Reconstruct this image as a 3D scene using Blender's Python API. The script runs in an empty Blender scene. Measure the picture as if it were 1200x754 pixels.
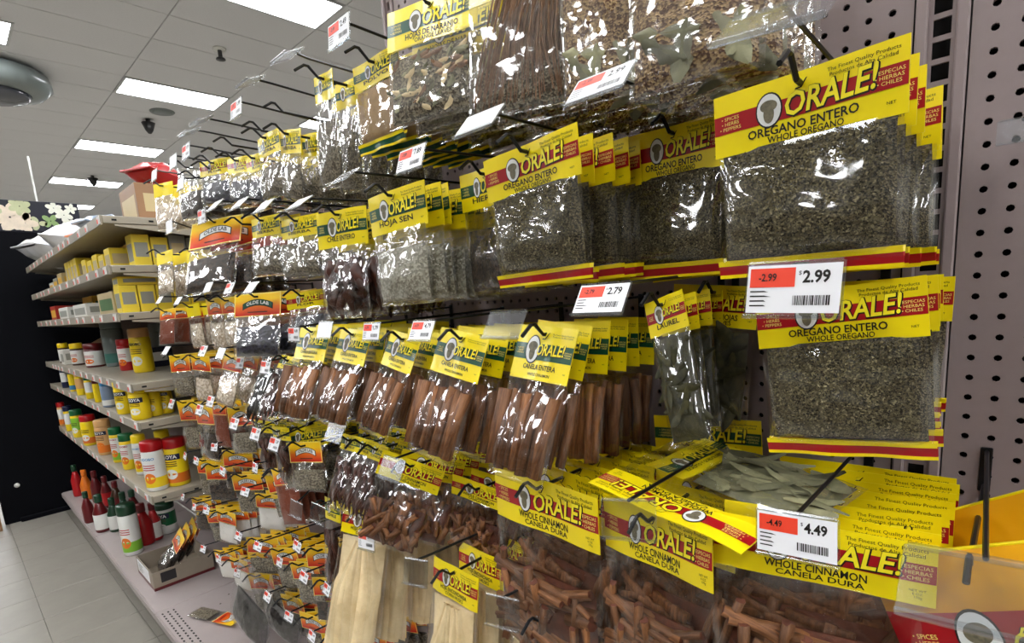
import bpy, math, random
from mathutils import Vector, Matrix, noise

# ------------------------------------------------------------------ camera, light, exposure
scene = bpy.context.scene
col = scene.collection
ZC = 1.34                                   # camera height above the floor
CAM = Vector((0.0, -0.88, ZC))
PX, PY = 600.0, 450.0                       # principal point of the 1200x754 frame
H1 = (-673.0, -60.0); H2 = (600.0, -145.0)  # vanishing points of the shelf run and of the hooks
FOC = math.sqrt(-(H1[0]*H2[0]+H1[1]*H2[1]))
d1 = Vector((H1[0], H1[1], FOC)).normalized()
d2 = Vector((H2[0], H2[1], FOC)).normalized()
dn = d1.cross(d2)
if dn.y < 0: dn = -dn
RX, RY, RZ = -d1, d2, -dn                   # world axes seen in camera axes (x right, y down, z forward)

def ray(x, y):
    v = Vector((x-PX, y-PY, FOC))
    return Vector((RX.dot(v), RY.dot(v), RZ.dot(v)))
def at(x, y, Y):
    r = ray(x, y); return CAM + r*((Y-CAM.y)/r.y)
def atz(x, y, Z):
    r = ray(x, y); return CAM + r*((Z-CAM.z)/r.z)

cam = bpy.data.cameras.new('camera'); camo = bpy.data.objects.new('camera', cam); col.objects.link(camo)
cam.sensor_fit = 'HORIZONTAL'; cam.sensor_width = 36.0
cam.lens = FOC/1200*36.0
cam.shift_x = 0.0; cam.shift_y = (PY-377.0)/1200.0
cam.clip_start = 0.01; cam.clip_end = 100
right = Vector((RX[0], RY[0], RZ[0])); down = Vector((RX[1], RY[1], RZ[1])); fwd = Vector((RX[2], RY[2], RZ[2]))
m = Matrix.Identity(4)
for i in range(3):
    m[i][0] = right[i]; m[i][1] = -down[i]; m[i][2] = -fwd[i]; m[i][3] = CAM[i]
camo.matrix_world = m
scene.camera = camo

world = bpy.data.worlds.new('world'); scene.world = world; world.use_nodes = True
world.node_tree.nodes['Background'].inputs[0].default_value = (0.9, 0.95, 1.0, 1)
world.node_tree.nodes['Background'].inputs[1].default_value = 0.15
LIGHT_STRENGTH = 22.0
vs = scene.view_settings
vs.view_transform = 'Standard'; vs.look = 'None'; vs.exposure = 0.4; vs.gamma = 1.0; vs.use_curve_mapping = False
scene.cycles.transparent_max_bounces = 24

# ------------------------------------------------------------------ helpers
def srgb(r, g, b):
    f = lambda c: (c/255/12.92) if c/255 <= 0.04045 else ((c/255+0.055)/1.055)**2.4
    return (f(r), f(g), f(b), 1.0)

MATS = {}
def mat(name, rgb, rough=0.5, metal=0.0, spec=0.5, var=0.0, scale=40.0, bump=0.0, rgb2=None, coat=0.0, tex='noise', bscale=None, objvar=0.0):
    if name in MATS: return MATS[name]
    M = bpy.data.materials.new(name); M.use_nodes = True; MATS[name] = M
    nt = M.node_tree; b = nt.nodes['Principled BSDF']
    c = srgb(*rgb)
    b.inputs['Base Color'].default_value = c
    b.inputs['Roughness'].default_value = rough; b.inputs['Metallic'].default_value = metal
    b.inputs['Specular IOR Level'].default_value = spec; b.inputs['Coat Weight'].default_value = coat
    b.inputs['Coat Roughness'].default_value = 0.12
    if rgb2 is not None or var > 0 or bump > 0:
        tc = nt.nodes.new('ShaderNodeTexCoord')
        if tex == 'voronoi':
            t = nt.nodes.new('ShaderNodeTexVoronoi'); t.inputs['Scale'].default_value = scale
            t.inputs['Randomness'].default_value = 1.0
            sep = nt.nodes.new('ShaderNodeSeparateColor'); nt.links.new(t.outputs['Color'], sep.inputs[0])
            fac = sep.outputs[0]; hgt = t.outputs['Distance']
        else:
            t = nt.nodes.new('ShaderNodeTexNoise'); t.inputs['Scale'].default_value = scale
            t.inputs['Detail'].default_value = 6; t.inputs['Roughness'].default_value = 0.65
            fac = t.outputs['Fac']; hgt = t.outputs['Fac']
        nt.links.new(tc.outputs['Object'], t.inputs['Vector'])
        if rgb2 is not None or var > 0:
            ramp = nt.nodes.new('ShaderNodeValToRGB')
            c2 = srgb(*rgb2) if rgb2 is not None else tuple(min(1, x*(1+var)) for x in c[:3])+(1,)
            c1 = c if rgb2 is not None else tuple(x*(1-var) for x in c[:3])+(1,)
            ramp.color_ramp.elements[0].color = c1; ramp.color_ramp.elements[1].color = c2
            ramp.color_ramp.elements[0].position = 0.3; ramp.color_ramp.elements[1].position = 0.75
            nt.links.new(fac, ramp.inputs[0]); nt.links.new(ramp.outputs[0], b.inputs['Base Color'])
            if objvar:
                oi = nt.nodes.new('ShaderNodeObjectInfo'); mr = nt.nodes.new('ShaderNodeMapRange'); hs = nt.nodes.new('ShaderNodeHueSaturation')
                mr.inputs[3].default_value = 1-objvar; mr.inputs[4].default_value = 1+objvar
                nt.links.new(oi.outputs['Random'], mr.inputs[0]); nt.links.new(mr.outputs[0], hs.inputs['Value'])
                nt.links.new(ramp.outputs[0], hs.inputs['Color']); nt.links.new(hs.outputs[0], b.inputs['Base Color'])
        if bump > 0:
            bn = nt.nodes.new('ShaderNodeBump'); bn.inputs['Strength'].default_value = bump
            bn.inputs['Distance'].default_value = 0.002
            if bscale:
                t2 = nt.nodes.new('ShaderNodeTexNoise'); t2.inputs['Scale'].default_value = bscale
                t2.inputs['Detail'].default_value = 4
                nt.links.new(tc.outputs['Object'], t2.inputs['Vector']); hgt = t2.outputs['Fac']
            nt.links.new(hgt, bn.inputs['Height']); nt.links.new(bn.outputs[0], b.inputs['Normal'])
    return M

def emit(name, rgb, strength):
    M = bpy.data.materials.new(name); M.use_nodes = True; MATS[name] = M
    b = M.node_tree.nodes['Principled BSDF']
    b.inputs['Base Color'].default_value = (0.8, 0.8, 0.8, 1)
    b.inputs['Emission Color'].default_value = srgb(*rgb); b.inputs['Emission Strength'].default_value = strength
    return M

def film_mat(name, tint=(1, 1, 1), base=0.05, k=0.9, rough=0.09, bump=0.5, bscale=38.0):
    M = bpy.data.materials.new(name); M.use_nodes = True; MATS[name] = M
    nt = M.node_tree; nt.nodes.clear()
    out = nt.nodes.new('ShaderNodeOutputMaterial'); mix = nt.nodes.new('ShaderNodeMixShader')
    tr = nt.nodes.new('ShaderNodeBsdfTransparent'); gl = nt.nodes.new('ShaderNodeBsdfGlossy')
    tr.inputs[0].default_value = (*tint, 1); gl.inputs['Roughness'].default_value = rough
    gl.inputs[0].default_value = (1, 1, 1, 1)
    tc = nt.nodes.new('ShaderNodeTexCoord')
    no = nt.nodes.new('ShaderNodeTexNoise'); no.inputs['Scale'].default_value = bscale
    no.inputs['Detail'].default_value = 3; no.inputs['Distortion'].default_value = 1.2
    no.noise_type = 'RIDGED_MULTIFRACTAL'
    no.inputs['Lacunarity'].default_value = 2.1
    vo = nt.nodes.new('ShaderNodeTexVoronoi'); vo.inputs['Scale'].default_value = bscale*0.75; vo.feature = 'F1'
    wn = nt.nodes.new('ShaderNodeTexNoise'); wn.inputs['Scale'].default_value = bscale*0.4
    wv = nt.nodes.new('ShaderNodeVectorMath'); wv.operation = 'MULTIPLY_ADD'; wv.inputs[1].default_value = (0.05, 0.05, 0.05)
    hm = nt.nodes.new('ShaderNodeMath'); hm.operation = 'MULTIPLY_ADD'; hm.inputs[1].default_value = 0.35
    bn = nt.nodes.new('ShaderNodeBump'); bn.inputs['Strength'].default_value = bump; bn.inputs['Distance'].default_value = 0.009
    nt.links.new(tc.outputs['Object'], wn.inputs['Vector']); nt.links.new(wn.outputs['Color'], wv.inputs[0]); nt.links.new(tc.outputs['Object'], wv.inputs[2])
    nt.links.new(wv.outputs[0], vo.inputs['Vector']); nt.links.new(no.outputs['Fac'], hm.inputs[0]); nt.links.new(vo.outputs['Distance'], hm.inputs[2])
    lw = nt.nodes.new('ShaderNodeLayerWeight'); lw.inputs[0].default_value = 0.5
    pw = nt.nodes.new('ShaderNodeMath'); pw.operation = 'POWER'; pw.inputs[1].default_value = 3.5
    mn = nt.nodes.new('ShaderNodeMath'); mn.operation = 'MINIMUM'; mn.inputs[1].default_value = 0.55
    ma = nt.nodes.new('ShaderNodeMath'); ma.operation = 'MULTIPLY_ADD'; ma.use_clamp = True
    ma.inputs[1].default_value = k; ma.inputs[2].default_value = base
    L = nt.links.new
    L(tc.outputs['Object'], no.inputs['Vector']); L(hm.outputs[0], bn.inputs['Height'])
    L(bn.outputs[0], gl.inputs['Normal']); L(bn.outputs[0], lw.inputs['Normal'])
    L(lw.outputs['Facing'], pw.inputs[0]); L(pw.outputs[0], ma.inputs[0]); L(ma.outputs[0], mn.inputs[0]); L(mn.outputs[0], mix.inputs[0])
    L(tr.outputs[0], mix.inputs[1]); L(gl.outputs[0], mix.inputs[2]); L(mix.outputs[0], out.inputs[0])
    return M

class MB:
    """collects geometry for one mesh"""
    def __init__(s): s.v = []; s.f = []; s.m = []
    def add(s, vs_, fs, mi=0):
        o = len(s.v); s.v += [tuple(p) for p in vs_]
        for f in fs: s.f.append(tuple(i+o for i in f)); s.m.append(mi)
        return s
    def box(s, a, b, mi=0):
        x0, y0, z0 = a; x1, y1, z1 = b
        return s.add([(x0,y0,z0),(x1,y0,z0),(x1,y1,z0),(x0,y1,z0),(x0,y0,z1),(x1,y0,z1),(x1,y1,z1),(x0,y1,z1)],
              [(0,3,2,1),(4,5,6,7),(0,1,5,4),(1,2,6,5),(2,3,7,6),(3,0,4,7)], mi)
    def cbox(s, a, b, c, mi=0):
        """box with chamfered edges"""
        (x0,y0,z0),(x1,y1,z1) = a, b
        vs_ = []
        for z, ins in ((z0, c), (z0+c, 0), (z1-c, 0), (z1, c)):
            for (x, y) in ((x0+ins+c,y0+ins),(x1-ins-c,y0+ins),(x1-ins,y0+ins+c),(x1-ins,y1-ins-c),(x1-ins-c,y1-ins),(x0+ins+c,y1-ins),(x0+ins,y1-ins-c),(x0+ins,y0+ins+c)):
                vs_.append((x, y, z))
        fs = [tuple(range(7,-1,-1)), tuple(range(24,32))]
        for r in range(3):
            for i in range(8):
                j = (i+1) % 8; fs.append((r*8+i, r*8+j, r*8+8+j, r*8+8+i))
        return s.add(vs_, fs, mi)
    def tube(s, pts, r, n=6, mi=0, caps=True):
        pts = [Vector(p) for p in pts]; o = len(s.v); rings = []
        up = Vector((0,0,1)); 
        for i, p in enumerate(pts):
            t = (pts[min(i+1,len(pts)-1)]-pts[max(i-1,0)]).normalized()
            a = t.cross(up)
            if a.length < 1e-3: a = t.cross(Vector((1,0,0)))
            a.normalize(); b = a.cross(t)
            rr = r[i] if isinstance(r, (list, tuple)) else r
            rings.append([p+a*(rr*math.cos(2*math.pi*k/n))+b*(rr*math.sin(2*math.pi*k/n)) for k in range(n)])
        vs_ = [q for ring in rings for q in ring]; fs = []
        for i in range(len(pts)-1):
            for k in range(n):
                j = (k+1) % n; fs.append((i*n+k, i*n+j, (i+1)*n+j, (i+1)*n+k))
        if caps: fs += [tuple(range(n-1,-1,-1)), tuple((len(pts)-1)*n+k for k in range(n))]
        return s.add(vs_, fs, mi)
    def lathe(s, prof, n=20, mi=0):
        """prof: list of (r, z, material)"""
        o = len(s.v)
        vs_ = []
        for r, z, _ in prof: vs_ += [(r*math.cos(2*math.pi*k/n), r*math.sin(2*math.pi*k/n), z) for k in range(n)]
        s.v += vs_
        for i in range(len(prof)-1):
            for k in range(n):
                j = (k+1) % n
                s.f.append((o+i*n+k, o+i*n+j, o+(i+1)*n+j, o+(i+1)*n+k)); s.m.append(prof[i][2])
        s.f.append(tuple(o+k for k in range(n-1,-1,-1))); s.m.append(prof[0][2])
        s.f.append(tuple(o+(len(prof)-1)*n+k for k in range(n))); s.m.append(prof[-1][2])
        return s
    def mesh(s, name, mats, smooth=False):
        me = bpy.data.meshes.new(name); me.from_pydata(s.v, [], s.f)
        for M in (mats if isinstance(mats, (list, tuple)) else [mats]): me.materials.append(M)
        me.polygons.foreach_set('material_index', s.m)
        if smooth: me.polygons.foreach_set('use_smooth', [True]*len(s.f))
        me.update(); return me

def link(name, me, parent=None, mw=None):
    o = bpy.data.objects.new(name, me); col.objects.link(o)
    if parent is not None: o.parent = parent
    if mw is not None: o.matrix_basis = mw
    return o
def tag(o, label, cat, group=None, kind=None):
    if label: o['label'] = label
    if cat: o['category'] = cat
    if group: o['group'] = group
    if kind: o['kind'] = kind
    return o
def empty(name, mw): 
    o = bpy.data.objects.new(name, None); col.objects.link(o); o.empty_display_size = 0.02
    o.matrix_basis = mw if isinstance(mw, Matrix) else Matrix.Translation(mw)
    return o
def struct(name, me, mw=None): 
    o = link(name, me, None, mw); o['kind'] = 'structure'; return o

# lettering -> flat mesh in the x/z plane, cached
_TX = {}
def text2d(s, size, bold=0.0, shear=0.0, res=2):
    key = (s, bold, shear, res)
    if key not in _TX:
        cu = bpy.data.curves.new('t', 'FONT'); cu.body = s; cu.size = 1.0; cu.align_x = 'CENTER'; cu.align_y = 'CENTER'
        cu.offset = bold; cu.shear = shear; cu.resolution_u = res; cu.fill_mode = 'FRONT'
        cu.space_line = 1.0
        ob = bpy.data.objects.new('t', cu); col.objects.link(ob)
        dg = bpy.context.evaluated_depsgraph_get(); ev = ob.evaluated_get(dg); me = ev.to_mesh()
        _TX[key] = ([(v.co.x, v.co.y) for v in me.vertices], [tuple(p.vertices) for p in me.polygons])
        ev.to_mesh_clear(); bpy.data.objects.remove(ob); bpy.data.curves.remove(cu)
    v, f = _TX[key]
    return [(x*size, y*size) for x, y in v], f
def fit(s, width, size, bold=0.0, shear=0.0):
    """text scaled to a given width, capped in height"""
    v, f = text2d(s, 1.0, bold, shear)
    if not v: return v, f
    w = max(p[0] for p in v)-min(p[0] for p in v)
    k = width/w
    return [(x*k, y*min(k*1.25, size) if size else y*k) for x, y in v], f
def put(mb, t, x, z, y, mi, rot=0.0):
    v, f = t; c, s_ = math.cos(rot), math.sin(rot)
    mb.add([(x+a*c-b*s_, y, z+a*s_+b*c) for a, b in v], f, mi)
def grid(mb, x0, x1, z0, z1, y, mi, nx=10, nz=2):
    vs_ = [(x0+(x1-x0)*i/nx, y, z0+(z1-z0)*j/nz) for j in range(nz+1) for i in range(nx+1)]
    fs = [(j*(nx+1)+i, j*(nx+1)+i+1, (j+1)*(nx+1)+i+1, (j+1)*(nx+1)+i) for j in range(nz) for i in range(nx)]
    mb.add(vs_, fs, mi)
def oval(mb, cx, cz, rx, rz, y, mi, n=24, rot=0.0):
    c, s_ = math.cos(rot), math.sin(rot)
    pts = [(rx*math.cos(2*math.pi*k/n), rz*math.sin(2*math.pi*k/n)) for k in range(n)]
    mb.add([(cx, y, cz)]+[(cx+a*c-b*s_, y, cz+a*s_+b*c) for a, b in pts], [(0, k+1, (k+1) % n+1) for k in range(n)], mi)

# ------------------------------------------------------------------ materials
YEL = mat('card_yellow', (252, 226, 12), 0.3, coat=0.3, var=0.04, scale=12)
RED = mat('card_red', (168, 12, 24), 0.32, coat=0.3)
GRN = mat('card_green', (8, 74, 48), 0.32, coat=0.3)
INK = mat('ink_black', (22, 18, 14), 0.4)
WHT = mat('print_white', (236, 236, 232), 0.4)
GREYOL = mat('emblem_grey', (120, 112, 88), 0.5, var=0.5, scale=150)
PALE = mat('print_pale_yellow', (250, 226, 120), 0.4)
LETY = mat('letter_yellow', (255, 236, 40), 0.35)
ORANGE_DK = mat('foil_orange', (238, 168, 12), 0.28, coat=0.4, bump=0.3, bscale=30)
STK_RED = mat('sticker_red', (240, 70, 44), 0.45)
PAPER = mat('price_paper', (240, 240, 242), 0.45)
FILM = film_mat('clear_film', bump=0.7, base=0.09, k=0.6, bscale=11, rough=0.10)
FILM2 = film_mat('crinkled_film', bump=1.0, base=0.15, k=0.6, bscale=15, rough=0.11)
CLEAR = film_mat('clear_tag_plastic', tint=(0.88, 0.9, 0.92), base=0.10, k=0.8, rough=0.22, bump=0.05)
HOOK = mat('hook_black', (34, 34, 36), 0.35, metal=0.6)
PEG = mat('pegboard_beige', (142, 127, 126), 0.5, var=0.03, scale=90)
STEEL = mat('shelf_beige', (156, 148, 132), 0.4, var=0.06, scale=10)
def orange_grad():
    M = mat('card_orange_gradient', (240, 120, 20), 0.32, coat=0.3)
    nt = M.node_tree; b = nt.nodes['Principled BSDF']
    tc = nt.nodes.new('ShaderNodeTexCoord'); sp = nt.nodes.new('ShaderNodeSeparateXYZ'); r = nt.nodes.new('ShaderNodeValToRGB')
    e = r.color_ramp.elements; e[0].color = srgb(206, 32, 16); e[0].position = 0.08; e[1].color = srgb(252, 206, 20); e[1].position = 0.72
    k = e.new(0.4); k.color = srgb(238, 112, 20)
    nt.links.new(tc.outputs['Generated'], sp.inputs[0]); nt.links.new(sp.outputs['Z'], r.inputs[0]); nt.links.new(r.outputs[0], b.inputs['Base Color'])
    return M
ORG = orange_grad()
def bark():
    M = mat('cinnamon_bark', (72, 40, 19), 0.55, rgb2=(160, 106, 62), scale=22, bump=0.7, objvar=0.45)
    nt = M.node_tree; tx = [n for n in nt.nodes if n.type == 'TEX_NOISE'][0]; tc = [n for n in nt.nodes if n.type == 'TEX_COORD'][0]
    mp = nt.nodes.new('ShaderNodeMapping'); mp.inputs['Scale'].default_value = (9, 9, 0.9)
    nt.links.new(tc.outputs['Object'], mp.inputs[0]); nt.links.new(mp.outputs[0], tx.inputs['Vector']); return M
F_MATS = {
 'oregano': mat('fill_oregano', (42, 37, 24), 0.8, rgb2=(108, 98, 70), scale=620, tex='voronoi', bump=0.8),
 'flake_light': mat('oregano_flake_light', (110, 100, 70), 0.7, rgb2=(156, 146, 108), scale=90),
 'flake': mat('oregano_flake', (70, 62, 40), 0.75, rgb2=(118, 108, 76), scale=60),
 'cinnamon': bark(),
 'cinn_dark': mat('cinnamon_dark', (66, 32, 20), 0.7, rgb2=(120, 62, 36), scale=60),
 'leaf': mat('dry_leaf', (98, 98, 70), 0.6, rgb2=(150, 146, 112), scale=30, objvar=0.55),
 'leaf_dark': mat('dry_leaf_dark', (40, 40, 22), 0.6, rgb2=(84, 80, 48), scale=60, objvar=0.4),
 'stem': mat('dry_stem', (96, 66, 44), 0.7, rgb2=(160, 124, 92), scale=80),
 'flower': mat('dry_flower', (88, 58, 40), 0.8, rgb2=(178, 150, 106), scale=330, tex='voronoi', bump=0.9),
 'pod': mat('dark_pod', (40, 16, 12), 0.35, rgb2=(86, 36, 26), scale=30, bump=0.6, bscale=70),
 'black': mat('black_pod', (18, 16, 14), 0.3, rgb2=(50, 46, 40), scale=40, bump=0.7, bscale=60),
 'husk': mat('corn_husk', (206, 180, 132), 0.55, rgb2=(240, 220, 176), scale=18, bump=0.3, bscale=120, objvar=0.15),
 'tan': mat('tan_powder', (140, 112, 76), 0.8, rgb2=(176, 146, 102), scale=60),
 'pale': mat('pale_seed', (176, 158, 134), 0.7, rgb2=(226, 212, 190), scale=140, tex='voronoi', bump=0.6),
 'grey': mat('grey_herb', (78, 70, 56), 0.8, rgb2=(150, 140, 118), scale=340, tex='voronoi', bump=0.8),
 'dark': mat('dark_herb', (30, 24, 20), 0.6, rgb2=(78, 62, 48), scale=240, tex='voronoi', bump=0.9),
 'blue': mat('blue_black_fruit', (22, 22, 30), 0.4, rgb2=(56, 56, 72), scale=110, tex='voronoi', bump=0.9),
 'brown': mat('brown_chile', (50, 24, 16), 0.4, rgb2=(98, 54, 36), scale=60, bump=0.6, bscale=60),
 'blackbulk': mat('black_fruit', (14, 13, 14), 0.3, rgb2=(44, 42, 44), scale=90, tex='voronoi', bump=0.9),
 'white': mat('white_packet', (226, 222, 214), 0.5),
 'ground': mat('ground_chile', (110, 50, 30), 0.8, rgb2=(140, 70, 44), scale=200),
 'silver': mat('silver_leaf_herb', (128, 122, 104), 0.7, rgb2=(176, 172, 154), scale=300, tex='voronoi', bump=0.8),
}

# ------------------------------------------------------------------ the room
CEIL = ZC+2.9
FLOOR_M = mat('vinyl_tile', (132, 127, 118), 0.4, rgb2=(146, 141, 131), scale=5, bump=0.03)
GROUT = mat('floor_joint', (124, 120, 112), 0.7, var=0.05)
CEIL_M = mat('ceiling_tile_white', (206, 206, 207), 0.9, rgb2=(214, 214, 215), scale=60)
GRID_M = mat('ceiling_grid', (190, 191, 192), 0.6, var=0.02)
WALL_M = mat('wall_paint', (160, 158, 152), 0.8, var=0.03, scale=3)
floor = struct('floor', MB().box((-20, -9, -0.1), (8, 9, -0.004)).mesh('floor', GROUT))
tile_me = MB().cbox((-0.1515, -0.1515, -0.0035), (0.1515, 0.1515, 0.0), 0.0012).mesh('floor_tile', FLOOR_M)
big_me = MB()
for i in range(-60, 26):
    for j in range(-29, 29):
        x, y = i*0.305, j*0.305
        if -6.2 < x < -1.4 and -1.85 < y < -0.2:
            link('floor_tile', tile_me, floor, Matrix.Translation((x, y, 0)))
        else:
            big_me.box((x-0.1515, y-0.1515, -0.0035), (x+0.1515, y+0.1515, 0))
fo = link('floor_tiling', big_me.mesh('floor_tiling', FLOOR_M), floor); fo['kind'] = 'stuff'
ceil = struct('ceiling', MB().box((-20, -9, CEIL+0.012), (8, 9, CEIL+0.1)).mesh('ceiling', GRID_M))
LX, LY = 0.61, 1.22
GX0, GY0 = -8.37, 1.77                      # one fixture sits on this cell
lights = [(-8.37+3.05*k, 1.77) for k in range(-4, 6)] + [(-7.76+3.05*k, -0.67) for k in range(-4, 6)] + \
         [(-8.37+3.05*k, 4.21) for k in range(-4, 6)] + [(-7.76+3.05*k, -3.11) for k in range(-4, 6)] + \
         [(-8.37+3.05*k, -5.55) for k in range(-3, 6)]
def cell(x, y): return (round((x-GX0)/LX), round((y-GY0)/LY))
lit = {cell(x, y) for x, y in lights}
ct_me = MB().cbox((-LX/2+0.005, -LY/2+0.005, 0.0), (LX/2-0.005, LY/2-0.005, 0.0115), 0.003).mesh('ceiling_tile', CEIL_M)
rest = MB()
for i in range(-19, 27):
    for j in range(-8, 6):
        if (i, j) in lit: continue
        x, y = GX0+i*LX, GY0+j*LY
        if not (-20 < x-0.3 and x+0.3 < 8 and -9 < y-0.6 and y+0.6 < 9): continue
        if -15.5 < x < -2.5 and -2 < y < 4.5: link('ceiling_tile', ct_me, ceil, Matrix.Translation((x, y, CEIL)))
        else: rest.box((x-LX/2+0.005, y-LY/2+0.005, CEIL), (x+LX/2-0.005, y+LY/2-0.005, CEIL+0.0115))
ro = link('ceiling_tiling', rest.mesh('ceiling_tiling', CEIL_M), ceil); ro['kind'] = 'stuff'
DIFF = emit('fixture_diffuser', (250, 252, 255), LIGHT_STRENGTH)
fr = MB()
for a, b in (((-LX/2+0.004, -LY/2+0.004), (LX/2-0.004, -LY/2+0.03)), ((-LX/2+0.004, LY/2-0.03), (LX/2-0.004, LY/2-0.004)),
             ((-LX/2+0.004, -LY/2+0.03), (-LX/2+0.03, LY/2-0.03)), ((LX/2-0.03, -LY/2+0.03), (LX/2-0.004, LY/2-0.03))):
    fr.box((*a, -0.012), (*b, 0.0115))
fr_me = fr.mesh('frame', GRID_M)
df_me = MB().box((-LX/2+0.03, -LY/2+0.03, -0.006), (LX/2-0.03, LY/2-0.03, 0.0115)).mesh('diffuser', DIFF)
ordn = ['first', 'second', 'third', 'fourth', 'fifth', 'sixth', 'seventh', 'eighth', 'ninth', 'tenth', 'eleventh', 'twelfth']
for x, y in lights:
    i, j = cell(x, y)
    e = empty('ceiling_light', (GX0+i*LX+(0.2 if j == -2 else 0), GY0+j*LY+(0.18 if j == -2 else 0), CEIL))
    link('frame', fr_me, e); link('diffuser', df_me, e)
    if abs(y-1.77) < 0.1 and x < -4:
        lab = f'recessed fluorescent ceiling light above the empty hooks, {ordn[max(0,round((-5.32-x)/3.05))]} from the camera in its row'
        tag(e, lab, 'ceiling light', 'recessed ceiling lights')
    elif abs(y+0.67) < 0.1 and -8.5 < x < -7:
        tag(e, 'recessed ceiling light cut by the left edge, beside the round ceiling fixture', 'ceiling light', 'recessed ceiling lights')
    elif abs(y-4.21) < 0.1 and -9 < x < -8:
        tag(e, 'recessed ceiling light glimpsed behind the empty black hooks', 'ceiling light', 'recessed ceiling lights')
    else:
        tag(e, 'recessed fluorescent ceiling light elsewhere over the store', 'ceiling light', 'ceiling lights out of view')
for nm, a, b in (('wall_far', (-20.1, -9, 0), (-20, 9, CEIL+0.1)), ('wall_near', (8, -9, 0), (8.1, 9, CEIL+0.1)),
                 ('wall_aisle', (-20, -9.1, 0), (8, -9, CEIL+0.1)), ('wall_rear', (-20, 9, 0), (8, 9.1, CEIL+0.1))):
    struct(nm, MB().box(a, b).mesh(nm, WALL_M))

# ------------------------------------------------------------------ the gondola: pegboard, posts, base, shelves
def pegboard(x0, x1, z0, z1, ox, oz, step=0.0254, r=0.0042):
    mb = MB(); n = 8
    ix0 = math.ceil((x0-ox)/step+0.5); ix1 = math.floor((x1-ox)/step-0.5)
    iz0 = math.ceil((z0-oz)/step+0.5); iz1 = math.floor((z1-oz)/step-0.5)
    X0, X1 = ox+(ix0-0.5)*step, ox+(ix1+0.5)*step; Z0, Z1 = oz+(iz0-0.5)*step, oz+(iz1+0.5)*step
    for a, b in (((x0, z0), (X0, z1)), ((X1, z0), (x1, z1)), ((X0, z0), (X1, Z0)), ((X0, Z1), (X1, z1))):
        mb.add([(a[0],0,a[1]),(b[0],0,a[1]),(b[0],0,b[1]),(a[0],0,b[1])], [(0,1,2,3)])
    for i in range(ix0, ix1+1):
        for k in range(iz0, iz1+1):
            cx, cz = ox+i*step, oz+k*step; h = step/2
            sq = [(cx+h,cz),(cx+h,cz+h),(cx,cz+h),(cx-h,cz+h),(cx-h,cz),(cx-h,cz-h),(cx,cz-h),(cx+h,cz-h)]
            ci = [(cx+r*math.cos(math.pi*q/4), cz+r*math.sin(math.pi*q/4)) for q in range(8)]
            vs_ = [(x,0,z) for x,z in sq]+[(x,0,z) for x,z in ci]+[(x,0.005,z) for x,z in ci]
            fs = []
            for q in range(8):
                p = (q+1) % 8
                fs.append((q, 8+q, 8+p, p)); fs.append((8+q, 16+q, 16+p, 8+p))
            mb.add(vs_, fs)
    return mb
DARKBACK = mat('panel_core_dark', (26, 24, 24), 0.9, var=0.1)
OX, OZ = -0.041, ZC+0.0105
wb = struct('wall_back', MB().box((-4.95, 0.03, 0.14), (1.2, 0.045, ZC+0.44)).box((-1.17, 0.03, ZC+0.44), (1.2, 0.045, ZC+1.1)).mesh('wall_back', DARKBACK))
pb1 = link('pegboard_panel', pegboard(-1.15, -0.118, ZC-1.18, ZC+0.95, OX-0.0254*3+0.0025, OZ).mesh('pegboard_panel', PEG), wb)
pb2 = link('pegboard_panel', pegboard(-0.062, 0.55, ZC-1.18, ZC+0.95, OX, OZ).mesh('pegboard_panel', PEG), wb)
pb3 = link('pegboard_panel', MB().box((-2.46, 0.0, ZC-1.18), (-1.2, 0.004, ZC+0.44)).mesh('pegboard_panel', PEG), wb)
pb4 = link('pegboard_panel', MB().box((-4.93, 0.0, ZC-1.18), (-2.5, 0.004, ZC+0.40)).mesh('pegboard_panel', PEG), wb)
SLOT = mat('post_slot_dark', (14, 13, 13), 0.9, var=0.1)
def post(x, w, z1, name='shelf_post'):
    # slotted upright: two rails and a slotted strip between them
    mb = MB(); a = w*0.24
    mb.cbox((x-w/2, -0.004, 0.14), (x-w/2+a, 0.028, z1), 0.002); mb.cbox((x+w/2-a, -0.004, 0.14), (x+w/2, 0.028, z1), 0.002)
    z = 0.16; sw = w*0.17
    mb.box((x-w/2+a, 0.004, 0.14), (x-sw, 0.008, z1)); mb.box((x+sw, 0.004, 0.14), (x+w/2-a, 0.008, z1))
    while z < z1-0.03:
        mb.box((x-sw, 0.004, z), (x+sw, 0.008, z+0.006)); z += 0.0254
    o = link(name, mb.mesh(name, PEG), wb)
    return o
post(-0.09, 0.052, ZC+0.95); post(-1.175, 0.044, ZC+1.05); post(-2.48, 0.04, ZC+0.46); post(-4.94, 0.03, ZC+0.46)
post(1.13, 0.05, ZC+0.95)
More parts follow.
